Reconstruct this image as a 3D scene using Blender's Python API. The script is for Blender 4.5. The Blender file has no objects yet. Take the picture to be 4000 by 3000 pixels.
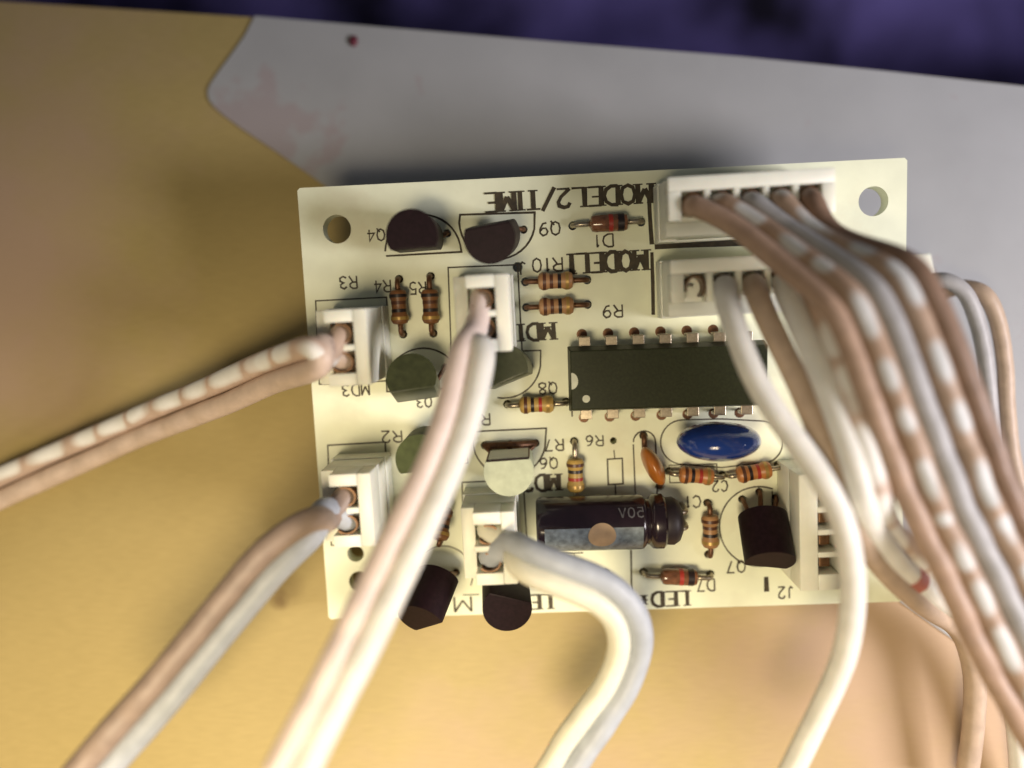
import bpy, bmesh, math, random
from mathutils import Vector, Matrix, noise
random.seed(7)
S = 0.001                                   # every measure below is in millimetres

D = {'CAM': [[0.998598, 0.040899, 0.0336], [-0.038047, 0.995944, -0.081529], [-0.036798, 0.080137, 0.996104]],
 'CAM_LOC': [-6.546, -4.419, 84.254],
 'H': 43.39,
 'TAU': 11.0,
 'ZB': 8.0,
 'blue': (9.87, -3.77, 4.6),
 'bluel': [(8.62, -5.0, 0.0), (13.38, -5.09, 0.0)],
 'cab': {'bundle': [(12.48, 15.94, 20.68), (14.37, 14.49, 23.04), (16.85, 11.6, 25.03), (18.84, 7.3, 25.72), (20.37, 3.73, 25.53), (21.47, 0.2, 25.36), (22.83, -3.31, 24.68),
                    (24.19, -6.86, 23.99), (25.65, -10.45, 23.29), (27.4, -14.1, 22.58), (30.97, -21.52, 21.13), (35.19, -29.14, 19.65), (38.23, -33.82, 18.75)],
         'e1': [(9.65, 8.97, 17.89), (9.24, 8.08, 19.76), (9.4, 5.28, 21.25), (10.52, 0.99, 21.95), (12.51, -3.37, 22.63), (14.6, -6.81, 22.98), (16.19, -9.79, 22.91),
                (17.12, -13.09, 22.26), (17.66, -17.63, 20.87), (17.31, -22.43, 18.92), (15.66, -27.82, 16.85), (12.65, -33.82, 15.69)],
         'e2': [(12.1, 8.94, 17.89), (11.85, 7.92, 19.73), (12.83, 4.47, 20.58), (14.14, 0.94, 20.92), (15.13, -2.13, 21.34), (16.37, -6.07, 21.59), (17.49, -9.4, 21.45),
                (18.8, -12.29, 20.38), (21.55, -15.53, 17.72), (26.23, -19.36, 13.41), (32.4, -23.29, 7.55), (34.44, -27.74, 5.66), (34.64, -32.88, 4.67), (33.93, -39.5, 3.38)],
         'e3': [(14.55, 8.91, 17.88), (14.23, 7.97, 19.74), (14.84, 4.08, 22.04), (15.79, 0.68, 22.9), (16.49, -2.64, 23.28), (17.31, -6.25, 23.59), (18.17, -9.32, 23.0),
                (20.08, -12.33, 20.37), (22.76, -15.18, 17.78), (27.22, -18.56, 13.56), (34.57, -23.36, 7.53), (37.67, -28.3, 5.56), (38.95, -34.88, 4.28), (39.55, -40.6, 3.16)],
         'e4': [(16.91, 8.88, 17.88), (16.44, 8.02, 19.75), (16.63, 4.37, 22.09), (17.1, 0.58, 23.39), (17.78, -2.72, 23.77), (18.71, -6.31, 23.58), (19.37, -9.19, 23.02),
                (21.59, -12.12, 19.4), (24.8, -14.88, 16.31), (29.34, -18.07, 12.64), (35.42, -22.94, 7.62), (38.31, -27.86, 5.64), (39.81, -33.96, 4.46), (40.45, -40.62, 3.16)],
         'left': [(-23.14, 4.72, 18.7), (-24.48, 4.02, 19.99), (-27.97, 3.75, 16.5), (-32.6, 3.15, 13.0), (-40.34, 1.28, 8.5), (-48.28, -0.81, 5.0), (-56.89, -3.69, 3.0),
                  (-65.01, -6.78, 2.2), (-72.8, -9.94, 2.0)],
         'loop1': [(32.34, 9.72, 3.0), (33.84, 10.81, 4.0), (35.44, 10.81, 5.0), (37.38, 9.1, 5.0), (38.91, 5.38, 4.0), (39.72, 0.67, 3.0), (40.21, -4.57, 2.0),
                   (40.46, -10.34, 1.5), (41.71, -17.49, 1.5), (44.45, -23.19, 1.5)],
         'loop2': [(34.44, 9.08, 2.0), (36.17, 10.04, 3.0), (37.78, 10.15, 4.0), (39.22, 9.02, 5.0), (40.55, 6.19, 4.5), (41.41, 1.99, 3.5), (41.81, -2.25, 2.5),
                   (42.55, -8.02, 1.5), (43.79, -15.21, 1.5), (46.56, -20.46, 1.5)],
         'loopplug': (34.3, 13.03, 4.0),
         'lower_left': [(-23.73, -9.47, 15.94), (-25.23, -10.16, 18.25), (-27.22, -11.19, 19.58), (-29.35, -12.92, 20.26), (-31.71, -15.78, 20.21), (-34.26, -18.85, 20.63),
                        (-37.59, -22.73, 20.9), (-42.1, -27.47, 21.0), (-46.58, -32.36, 21.07)],
         'lower_mid': [(-10.97, -12.86, 15.08), (-9.91, -13.15, 17.16), (-7.63, -14.12, 18.5), (-4.59, -15.2, 18.8), (-1.61, -16.76, 17.98), (0.16, -19.2, 17.0),
                       (0.45, -21.96, 15.96), (-1.13, -25.61, 15.25), (-4.08, -29.5, 15.0), (-7.7, -34.64, 14.51)],
         'middle': [(-10.88, 7.12, 19.16), (-11.44, 5.31, 20.75), (-12.18, 1.6, 21.55), (-13.21, -2.17, 22.35), (-14.63, -5.79, 23.17), (-16.24, -9.27, 24.02),
                    (-18.07, -13.16, 24.8), (-20.43, -17.82, 25.93), (-22.87, -22.4, 27.08), (-25.89, -27.95, 27.52)]},
 'conn': [{'c': (-23.58, 6.57, 9.0), 'n': 2, 'o': 'v'}, {'c': (-24.17, -7.93, 9.0), 'n': 2, 'o': 'v'}, {'c': (-11.16, 9.0, 9.0), 'n': 2, 'o': 'v'},
          {'c': (-11.56, -11.86, 9.0), 'n': 2, 'o': 'v'}, {'c': (12.36, 17.5, 7.6), 'n': 5, 'o': 'h'}, {'c': (12.45, 10.45, 7.6), 'n': 5, 'o': 'h'},
          {'c': (19.29, -12.2, 6.5), 'n': 4, 'o': 'v'}],
 'dio': [{'a': (3.29, -17.73, 0.0), 'b': (9.95, -18.2, 0.0)}, {'a': (-2.6, 16.86, -0.0), 'b': (3.95, 16.9, 0.0)}],
 'dots': [(0.67, -4.23, 0.0, 0.35), (-0.53, -17.75, 0.0, 0.45), (-8.06, 13.19, 0.0, 0.5), (16.75, -7.08, 0.0, 0.4)],
 'ecap': {'a': (-7.25, -11.59, 2.9), 'b': (6.76, -11.68, 2.9)},
 'edge': [(-95.69, 54.5, 0.0), (-78.67, 51.62, 0.0), (-67.5, 49.75, 0.0), (-52.62, 47.9, 0.0), (-37.95, 46.08, 0.0), (-20.31, 43.65, 0.0), (-2.99, 41.1, 0.0), (17.61, 38.18, 0.0),
          (32.74, 35.71, 0.0), (48.21, 33.03, 0.0), (62.24, 30.47, 0.0), (81.3, 26.57, 0.0)],
 'ic': {'a': (-3.16, 5.29, 3.9), 'bb': (14.19, 5.19, 3.9), 'bl': (-3.38, -0.65, 3.9), 'br': (14.77, -0.82, 3.9), 'c': (5.82, 2.19, 3.9)},
 'knot': (-35.45, -19.99, 0.0),
 'knot2': (-34.47, -18.55, 0.0),
 'mount': [(-25.4, 17.62, 0.0, 1.38), (25.89, 17.82, -0.5, 1.4), (-25.77, -14.85, 0.0, 0.85), (-25.58, -17.78, 0.0, 1.05)],
 'orange': {'a': (3.41, -4.64, 2.2), 'b': (5.01, -8.2, 2.2)},
 'orangel': [(3.64, -3.83, 0.0), (5.12, -8.98, 0.0)],
 'paper': [(-37.3, 46.04, 0.0), (-38.51, 43.72, 0.0), (-40.15, 41.49, 0.0), (-41.67, 39.48, 0.0), (-42.54, 38.21, 0.0), (-42.87, 37.35, 0.0), (-42.72, 36.46, 0.0),
           (-42.13, 35.55, 0.0), (-41.07, 34.51, 0.0), (-38.89, 32.76, 0.0), (-34.93, 29.84, 0.0), (-29.71, 25.81, 0.0), (-14.41, 13.47, 0.0), (32.99, -24.11, 0.0),
           (42.4, -31.43, 0.0), (63.29, -47.44, 0.0)],
 'res': [{'a': (-19.65, 12.55, 0.0), 'b': (-19.57, 7.18, 0.0), 'k': 'brown'}, {'a': (-16.56, 12.68, 0.0), 'b': (-16.6, 7.14, 0.0), 'k': 'brown'},
         {'a': (-7.36, 11.73, 0.0), 'b': (-1.4, 11.64, 0.0), 'k': 'tan'}, {'a': (-7.38, 9.27, 0.0), 'b': (-1.44, 9.28, 0.0), 'k': 'tan'},
         {'a': (-9.65, -0.15, 0.0), 'b': (-3.85, -0.16, 0.0), 'k': 'yellow'}, {'a': (-3.21, -4.12, 0.0), 'b': (-3.26, -10.56, 0.0), 'k': 'yellow'},
         {'a': (6.06, -7.51, 0.0), 'b': (11.3, -8.09, 0.0), 'k': 'orange'}, {'a': (11.66, -8.01, 0.0), 'b': (16.75, -7.27, 0.0), 'k': 'orange'},
         {'a': (9.79, -10.85, 0.0), 'b': (9.8, -16.13, 0.0), 'k': 'tan'}, {'a': (-16.0, -8.95, 0.0), 'b': (-16.76, -13.33, 0.0), 'k': 'stand'}],
 'silk': [([(4.76, 19.25, 0.0), (4.8, 17.3, 0.0), (4.92, 14.75, 0.0)], 0.42), ([(4.9, 14.01, 0.0), (4.92, 11.13, 0.0), (4.89, 8.01, 0.0)], 0.36),
          ([(-20.78, 14.83, 0.0), (-13.42, 14.89, 0.0), (-13.51, 15.55, 0.0), (-13.66, 16.15, 0.0), (-13.91, 16.71, 0.0), (-14.25, 17.23, 0.0), (-14.68, 17.67, 0.0),
            (-15.18, 18.04, 0.0), (-15.73, 18.32, 0.0), (-16.33, 18.51, 0.0), (-16.95, 18.59, 0.0), (-17.57, 18.57, 0.0), (-18.19, 18.44, 0.0), (-18.78, 18.21, 0.0),
            (-19.31, 17.89, 0.0), (-19.79, 17.49, 0.0), (-20.19, 17.01, 0.0), (-20.51, 16.47, 0.0), (-20.73, 15.89, 0.0), (-20.84, 15.28, 0.0)],
           0.2),
          ([(-13.37, 18.42, 0.0), (-6.19, 18.3, 0.0), (-6.29, 16.74, 0.0), (-6.49, 16.16, 0.0), (-6.79, 15.62, 0.0), (-7.18, 15.14, 0.0), (-7.65, 14.73, 0.0), (-8.18, 14.41, 0.0),
            (-8.76, 14.18, 0.0), (-9.37, 14.05, 0.0), (-10.0, 14.03, 0.0), (-10.62, 14.11, 0.0), (-11.22, 14.29, 0.0), (-11.78, 14.58, 0.0), (-12.28, 14.95, 0.0),
            (-12.71, 15.4, 0.0), (-13.05, 15.91, 0.0), (-13.3, 16.48, 0.0), (-13.45, 17.07, 0.0), (-13.5, 17.68, 0.0), (-13.37, 18.42, 0.0)],
           0.2),
          ([(-21.52, 1.58, 0.0), (-21.46, 2.73, 0.0), (-21.29, 3.3, 0.0), (-21.05, 3.83, 0.0), (-20.72, 4.32, 0.0), (-20.32, 4.75, 0.0), (-19.85, 5.11, 0.0), (-19.34, 5.4, 0.0),
            (-18.79, 5.6, 0.0), (-18.22, 5.71, 0.0), (-17.64, 5.73, 0.0), (-17.06, 5.66, 0.0), (-16.51, 5.5, 0.0), (-15.99, 5.25, 0.0), (-15.51, 4.93, 0.0), (-15.09, 4.53, 0.0),
            (-14.74, 4.07, 0.0), (-14.47, 3.56, 0.0), (-14.29, 3.01, 0.0), (-14.19, 2.43, 0.0), (-14.2, 1.65, 0.0), (-21.52, 1.58, 0.0)],
           0.16),
          ([(-13.24, 5.09, 0.0), (-6.15, 5.02, 0.0), (-6.24, 3.5, 0.0), (-6.32, 3.16, 0.0), (-6.42, 2.83, 0.0), (-6.56, 2.51, 0.0), (-6.73, 2.21, 0.0), (-6.92, 1.92, 0.0),
            (-7.14, 1.65, 0.0), (-7.39, 1.41, 0.0), (-7.66, 1.19, 0.0), (-7.95, 0.99, 0.0), (-8.25, 0.82, 0.0), (-8.57, 0.69, 0.0), (-8.9, 0.58, 0.0), (-9.24, 0.51, 0.0),
            (-9.59, 0.47, 0.0), (-9.93, 0.46, 0.0), (-10.28, 0.48, 0.0), (-10.62, 0.54, 0.0)],
           0.15),
          ([(-13.09, -2.76, 0.0), (-5.91, -2.71, 0.0), (-6.11, -4.62, 0.0), (-6.31, -5.22, 0.0), (-6.61, -5.77, 0.0), (-7.0, -6.26, 0.0), (-7.46, -6.69, 0.0), (-7.99, -7.02, 0.0),
            (-8.56, -7.26, 0.0), (-9.17, -7.4, 0.0), (-9.8, -7.43, 0.0), (-10.41, -7.35, 0.0), (-11.01, -7.17, 0.0), (-11.56, -6.89, 0.0), (-12.06, -6.51, 0.0),
            (-12.49, -6.05, 0.0), (-12.83, -5.53, 0.0), (-13.08, -4.96, 0.0), (-13.23, -4.34, 0.0), (-13.27, -3.72, 0.0), (-13.09, -2.76, 0.0)],
           0.16),
          ([(-20.89, -5.52, 0.0), (-20.8, -4.98, 0.0), (-20.62, -4.45, 0.0), (-20.37, -3.96, 0.0), (-20.05, -3.52, 0.0), (-19.67, -3.12, 0.0), (-19.24, -2.79, 0.0),
            (-18.76, -2.53, 0.0), (-18.25, -2.35, 0.0), (-17.72, -2.24, 0.0), (-17.18, -2.22, 0.0), (-16.65, -2.28, 0.0), (-16.13, -2.42, 0.0), (-15.65, -2.64, 0.0),
            (-15.2, -2.94, 0.0), (-14.8, -3.3, 0.0), (-14.46, -3.71, 0.0), (-14.19, -4.18, 0.0), (-14.0, -4.68, 0.0), (-13.89, -5.91, 0.0), (-20.77, -5.84, 0.0)],
           0.16),
          ([(0.69, -5.16, 0.0), (0.75, -6.0, 0.0)], 0.12), ([(0.02, -6.07, 0.0), (1.49, -6.03, 0.0), (1.5, -8.61, 0.0), (0.03, -8.65, 0.0), (0.02, -6.07, 0.0)], 0.16),
          ([(0.72, -8.63, 0.0), (0.74, -9.67, 0.0)], 0.15),
          ([(2.63, -4.44, 0.0), (2.69, -4.1, 0.0), (2.85, -3.8, 0.0), (3.1, -3.56, 0.0), (3.41, -3.41, 0.0), (3.75, -3.37, 0.0), (4.08, -3.44, 0.0), (4.38, -3.61, 0.0),
            (4.62, -3.86, 0.0), (4.77, -4.18, 0.0), (4.81, -4.53, 0.0), (4.85, -6.63, 0.0), (4.88, -9.44, 0.0), (4.88, -9.44, 0.0), (4.81, -9.79, 0.0), (4.65, -10.1, 0.0),
            (4.4, -10.34, 0.0), (4.09, -10.49, 0.0), (3.75, -10.53, 0.0), (3.41, -10.46, 0.0), (3.11, -10.29, 0.0), (2.87, -10.03, 0.0), (2.72, -9.71, 0.0), (2.68, -9.36, 0.0),
            (2.62, -4.67, 0.0)],
           0.15),
          ([(7.54, -2.41, 0.0), (7.11, -2.44, 0.0), (6.7, -2.55, 0.0), (6.32, -2.74, 0.0), (5.98, -3.0, 0.0), (5.71, -3.33, 0.0), (5.5, -3.7, 0.0), (5.36, -4.11, 0.0),
            (5.31, -4.55, 0.0), (5.34, -4.98, 0.0), (5.46, -5.41, 0.0), (5.65, -5.8, 0.0), (5.91, -6.15, 0.0), (6.24, -6.44, 0.0), (6.61, -6.66, 0.0), (7.02, -6.81, 0.0),
            (7.45, -6.86, 0.0), (11.31, -7.34, 0.0), (14.94, -7.01, 0.0), (15.53, -7.05, 0.0), (15.93, -6.95, 0.0), (16.3, -6.77, 0.0), (16.62, -6.51, 0.0), (16.89, -6.2, 0.0),
            (17.09, -5.83, 0.0), (17.21, -5.43, 0.0), (17.26, -5.01, 0.0), (17.22, -4.59, 0.0), (17.1, -4.18, 0.0), (16.91, -3.8, 0.0), (16.64, -3.47, 0.0), (16.32, -3.19, 0.0),
            (15.96, -2.99, 0.0), (15.56, -2.86, 0.0), (11.38, -2.47, 0.0), (7.54, -2.41, 0.0)],
           0.13),
          ([(16.25, -9.68, 0.0), (15.65, -9.49, 0.0), (15.03, -9.4, 0.0), (14.41, -9.41, 0.0), (13.8, -9.52, 0.0), (13.21, -9.73, 0.0), (12.67, -10.04, 0.0), (12.18, -10.43, 0.0),
            (11.76, -10.9, 0.0), (11.42, -11.44, 0.0), (11.16, -12.03, 0.0), (11.01, -12.66, 0.0), (10.95, -13.3, 0.0), (10.99, -13.96, 0.0), (11.13, -14.6, 0.0),
            (11.36, -15.21, 0.0), (11.69, -15.78, 0.0), (12.1, -16.29, 0.0), (12.58, -16.72, 0.0), (13.12, -17.07, 0.0), (13.71, -17.33, 0.0), (14.33, -17.49, 0.0),
            (14.96, -17.55, 0.0), (15.59, -17.5, 0.0), (16.2, -17.34, 0.0), (16.19, -9.86, 0.0), (16.13, -17.25, 0.0)],
           0.14),
          ([(-19.88, -18.4, 0.0), (-19.99, -17.82, 0.0), (-19.99, -17.22, 0.0), (-19.88, -16.63, 0.0), (-19.67, -16.08, 0.0), (-19.35, -15.57, 0.0), (-18.95, -15.13, 0.0),
            (-18.48, -14.78, 0.0), (-17.95, -14.52, 0.0), (-17.39, -14.37, 0.0), (-16.81, -14.34, 0.0), (-16.24, -14.41, 0.0), (-15.7, -14.6, 0.0), (-15.2, -14.89, 0.0),
            (-14.77, -15.27, 0.0), (-14.42, -15.74, 0.0), (-14.16, -16.26, 0.0), (-14.01, -16.83, 0.0), (-13.96, -17.43, 0.0), (-14.03, -18.02, 0.0), (-14.2, -18.59, 0.0)],
           0.12),
          ([(2.1, -15.43, 0.0), (2.05, -18.9, 0.0), (2.06, -22.11, 0.0)], 0.16), ([(-5.86, -15.54, 0.0), (-5.87, -16.98, 0.0)], 0.14),
          ([(-5.3, -15.56, 0.0), (-5.29, -17.68, 0.0)], 0.14), ([(-8.29, -15.6, 0.0), (-2.69, -15.55, 0.0)], 0.12),
          ([(-7.92, -15.66, 0.0), (-3.62, -15.61, 0.0), (-3.64, -18.8, 0.0), (-7.96, -18.86, 0.0), (-7.92, -15.66, 0.0)], 0.08),
          ([(-14.8, 13.45, 0.0), (-8.05, 13.41, 0.0), (-7.97, 4.96, 0.0), (-14.94, 4.89, 0.0), (-14.8, 13.45, 0.0)], 0.14),
          ([(-27.98, 10.81, 0.0), (-20.98, 10.86, 0.0), (-21.04, 2.66, 0.0), (-28.21, 2.59, 0.0), (-27.98, 10.81, 0.0)], 0.14),
          ([(-27.81, -3.58, 0.0), (-22.02, -3.48, 0.0), (-22.19, -13.71, 0.0), (-28.17, -13.89, 0.0), (-27.81, -3.58, 0.0)], 0.14),
          ([(-14.55, -7.87, 0.0), (-8.42, -7.81, 0.0), (-8.29, -15.65, 0.0), (-14.63, -15.72, 0.0), (-14.55, -7.87, 0.0)], 0.14),
          ([(5.18, 14.61, 0.0), (8.1, 14.61, 0.0), (11.62, 14.57, 0.0), (14.08, 14.55, 0.0)], 0.62),
          ([(6.08, -6.91, 0.0), (10.77, -6.94, 0.0), (10.83, -8.72, 0.0), (6.13, -8.69, 0.0), (6.08, -6.91, 0.0)], 0.1), ([(-3.26, 4.76, 0.0), (-3.31, -1.66, 0.0)], 0.14),
          ([(-15.06, -19.55, 0.0), (-13.41, -19.55, 0.0)], 0.12), ([(15.52, -18.67, 0.0), (15.56, -20.22, 0.0)], 0.5)],
 'speck': (-25.93, 42.33, 0.0),
 'blotch': (-37.04, 31.57, 0.0),
 'terms': {'bundle': [(7.02, 18.5, 9.0), (9.37, 18.43, 9.0), (11.71, 18.36, 9.0), (14.05, 18.3, 9.0), (16.39, 18.23, 9.0)],
           'left': [(-23.42, 7.77, 9.0), (-23.06, 5.3, 9.0)],
           'lower_left': [(-23.97, -6.72, 9.0), (-23.81, -9.26, 9.0)],
           'lower_mid': [(-11.37, -10.42, 9.0), (-11.16, -13.02, 9.0)],
           'middle': [(-11.02, 10.18, 9.0), (-10.94, 7.79, 9.0)]},
 'text': [{'c': (-3.0, 19.5, 0.0), 'h': 1.75, 's': 'MODEL2/TIME', 'st': 'serif', 'w': 16.0}, {'c': (0.61, 13.28, 0.0), 'h': 1.85, 's': 'MODEL1', 'st': 'serif', 'w': 7.5},
          {'c': (-5.19, 13.28, 0.0), 'h': 1.3, 's': 'R10', 'w': 2.9}, {'c': (-7.62, 13.03, 0.0), 'h': 1.2, 's': 'J', 'w': 0.8},
          {'c': (-4.83, 16.7, 0.0), 'h': 1.25, 's': 'Q9', 'w': 2.0}, {'c': (0.32, 15.32, 0.0), 'h': 1.2, 's': 'D1', 'w': 1.8},
          {'c': (0.96, 8.54, 0.0), 'h': 1.2, 's': 'R9', 'w': 1.9}, {'c': (-6.57, 6.85, 0.0), 'h': 1.6, 's': 'MD1', 'st': 'serif', 'w': 3.5},
          {'c': (-5.62, 1.25, 0.0), 'h': 1.15, 's': 'Q8', 'w': 1.8}, {'c': (-12.47, -1.57, 0.0), 'h': 1.15, 's': 'R8', 'w': 2.0},
          {'c': (-5.2, -4.42, 0.0), 'h': 1.15, 's': 'R7', 'w': 1.8}, {'c': (-1.2, -4.15, 0.0), 'h': 1.05, 's': 'R6', 'w': 1.7},
          {'c': (-5.82, -6.26, 0.0), 'h': 1.1, 's': 'Q6', 'w': 1.75}, {'c': (-6.68, -8.21, 0.0), 'h': 1.6, 's': 'MD2', 'st': 'serif', 'w': 3.6},
          {'c': (5.17, -20.65, 0.0), 'h': 1.5, 's': 'LED+', 'st': 'serif', 'w': 4.9}, {'c': (9.51, -19.34, 0.0), 'h': 1.2, 's': 'D7', 'w': 1.7},
          {'c': (12.54, -17.52, 0.0), 'h': 1.2, 's': 'Q7', 'w': 1.8}, {'c': (17.45, -20.38, 0.0), 'h': 1.2, 's': 'J2', 'w': 1.5},
          {'c': (-15.11, -20.53, 0.0), 'h': 1.6, 's': 'M', 'w': 1.7}, {'c': (-7.27, -20.54, 0.0), 'h': 1.5, 's': 'LE', 'st': 'serif', 'w': 2.2},
          {'c': (-24.64, 1.89, 0.0), 'h': 1.2, 's': 'MD3', 'w': 2.7}, {'c': (-21.33, 11.95, 0.0), 'h': 1.15, 's': 'R4', 'w': 1.6},
          {'c': (-17.89, 11.62, 0.0), 'h': 1.15, 's': 'R5', 'w': 1.6}, {'c': (-24.66, 12.46, 0.0), 'h': 1.2, 's': 'R3', 'w': 1.7},
          {'c': (-21.65, 16.87, 0.0), 'h': 1.1, 's': 'Q4', 'w': 1.7}, {'c': (-21.34, -2.95, 0.0), 'h': 1.15, 's': 'R2', 'w': 2.0},
          {'c': (-17.9, 0.41, 0.0), 'h': 1.1, 's': 'Q3', 'w': 1.5}, {'c': (8.38, -10.7, 0.0), 'h': 1.2, 's': 'C1', 'w': 1.5},
          {'c': (11.05, -9.2, 0.0), 'h': 1.1, 's': 'C2', 'w': 1.5}],
 'tra': [{'base': (-17.18, 16.15, 1.8), 'flat': -88, 'holes': [(-19.58, 16.64, 0.0), (-17.15, 16.66, 0.0), (-14.72, 16.72, 0.0)], 'mat': 'black', 'top': (-17.18, 16.15, 6.5)},
         {'base': (-9.94, 16.23, 1.8), 'flat': 97, 'holes': [(-12.56, 16.67, 0.0), (-9.97, 16.68, 0.0), (-7.33, 16.73, 0.0)], 'mat': 'black', 'top': (-10.32, 15.6, 6.3)},
         {'base': (-18.27, 2.02, 1.8), 'flat': -85, 'holes': [(-20.19, 3.64, 0.0), (-17.76, 3.68, 0.0), (-15.6, 3.73, 0.0)], 'mat': 'gloss', 'top': (-18.05, 3.44, 6.0)},
         {'base': (-9.34, 3.36, 1.8), 'flat': -70, 'holes': [(-12.05, 3.39, 0.0), (-9.76, 3.44, 0.0), (-7.35, 3.47, 0.0)], 'mat': 'gloss', 'top': (-9.69, 3.88, 5.8)},
         {'base': (-9.55, -5.53, 1.8), 'flat': 92, 'holes': [(-12.1, -4.2, 0.0), (-9.56, -4.2, 0.0), (-7.03, -4.16, 0.0)], 'mat': 'pale', 'top': (-9.55, -5.53, 6.3)},
         {'base': (-17.6, -4.06, 1.8), 'flat': -85, 'holes': [(-19.81, -3.8, 0.0), (-17.72, -3.74, 0.0), (-15.63, -3.73, 0.0)], 'mat': 'olive', 'top': (-17.6, -4.06, 6.3)},
         {'base': (-17.22, -16.96, 2.4), 'flat': -60, 'holes': [(-18.24, -17.15, 0.0), (-17.06, -17.14, 0.0), (-15.64, -17.14, 0.0)], 'mat': 'black', 'top': (-18.53, -19.54, 6.0)},
         {'base': (-10.54, -17.66, 2.4), 'flat': 72, 'holes': [(-12.0, -16.73, 0.0), (-10.68, -16.77, 0.0), (-9.28, -16.82, 0.0)], 'mat': 'black', 'top': (-10.23, -18.26, 7.0)},
         {'base': (14.5, -11.87, 2.6), 'flat': -100, 'holes': [(13.22, -10.6, 0.0), (14.91, -9.91, 0.0), (16.5, -10.58, 0.0)], 'mat': 'black', 'top': (14.28, -15.17, 5.6)}]}

scene = bpy.context.scene
# ------------------------------------------------------------------ camera
cam = bpy.data.cameras.new("camera"); camo = bpy.data.objects.new("camera", cam)
scene.collection.objects.link(camo); scene.camera = camo
M = Matrix(D['CAM']).to_4x4(); M.translation = Vector(D['CAM_LOC']) * S
camo.matrix_world = M
cam.sensor_width = 36; cam.lens = 27.195
cam.clip_start = 0.005; cam.clip_end = 5
cam.dof.use_dof = True; cam.dof.focus_distance = 0.0735; cam.dof.aperture_fstop = 7.5
# ------------------------------------------------------------------ world and lamps (indoors)
world = bpy.data.worlds.new("World"); scene.world = world; world.use_nodes = True
bg = world.node_tree.nodes['Background']; bg.inputs[0].default_value = (0.90, 0.93, 1.0, 1); bg.inputs[1].default_value = 0.07

def aim(o, loc, tgt):
    o.location = Vector(loc) * S
    o.rotation_euler = (Vector(tgt) - Vector(loc)).to_track_quat('-Z', 'Y').to_euler()
ld = bpy.data.lights.new("warm_desk_lamp", 'SPOT'); lo = bpy.data.objects.new("warm_desk_lamp", ld)
ld.energy = 1.6; ld.color = (1.0, 0.82, 0.54); ld.shadow_soft_size = 0.028; ld.spot_size = math.radians(104); ld.spot_blend = 1.0
aim(lo, (-38, -68, 145), (-38, -95, 0)); scene.collection.objects.link(lo)
wd = bpy.data.lights.new("cool_window_light", 'AREA'); wo = bpy.data.objects.new("cool_window_light", wd)
wd.energy = 0.30; wd.color = (1.0, 0.93, 0.95); wd.shape = 'RECTANGLE'; wd.size = 0.05; wd.size_y = 0.05
aim(wo, (132, -40, 95), (60, -25, 0)); scene.collection.objects.link(wo)
vs = scene.view_settings
vs.view_transform = 'Standard'; vs.look = 'None'; vs.exposure = 0.15; vs.gamma = 1.0; vs.use_curve_mapping = False
scene.cycles.use_denoising = True
scene.cycles.max_bounces = 8

# ------------------------------------------------------------------ materials
def mat(name, col, rough=0.5, metal=0.0, var=0.12, scale=900, bump=0.0, spec=0.5, coat=0.0, trans=0.0, sss=0.0, col2=None, detail=4):
    m = bpy.data.materials.new(name); m.use_nodes = True
    nt = m.node_tree; p = nt.nodes['Principled BSDF']
    tc = nt.nodes.new('ShaderNodeTexCoord'); nz = nt.nodes.new('ShaderNodeTexNoise')
    nz.inputs['Scale'].default_value = scale; nz.inputs['Detail'].default_value = detail
    nt.links.new(tc.outputs['Object'], nz.inputs['Vector'])
    mx = nt.nodes.new('ShaderNodeValToRGB')
    c2 = col2 or tuple(c * (1 - var) for c in col)
    c1 = col if col2 else tuple(min(1, c * (1 + var * .6)) for c in col)
    mx.color_ramp.elements[0].position = .32; mx.color_ramp.elements[1].position = .68
    mx.color_ramp.elements[0].color = (*c2, 1); mx.color_ramp.elements[1].color = (*c1, 1)
    nt.links.new(nz.outputs['Fac'], mx.inputs['Fac']); nt.links.new(mx.outputs['Color'], p.inputs['Base Color'])
    p.inputs['Roughness'].default_value = rough; p.inputs['Metallic'].default_value = metal
    p.inputs['Specular IOR Level'].default_value = spec
    p.inputs['Coat Weight'].default_value = coat; p.inputs['Transmission Weight'].default_value = trans
    if sss:
        p.inputs['Subsurface Weight'].default_value = sss; p.inputs['Subsurface Scale'].default_value = 0.001
        p.inputs['Subsurface Radius'].default_value = (1, .7, .5)
    if bump:
        bp = nt.nodes.new('ShaderNodeBump'); bp.inputs['Strength'].default_value = bump; bp.inputs['Distance'].default_value = 0.0003
        nt.links.new(nz.outputs['Fac'], bp.inputs['Height']); nt.links.new(bp.outputs['Normal'], p.inputs['Normal'])
    return m

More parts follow.
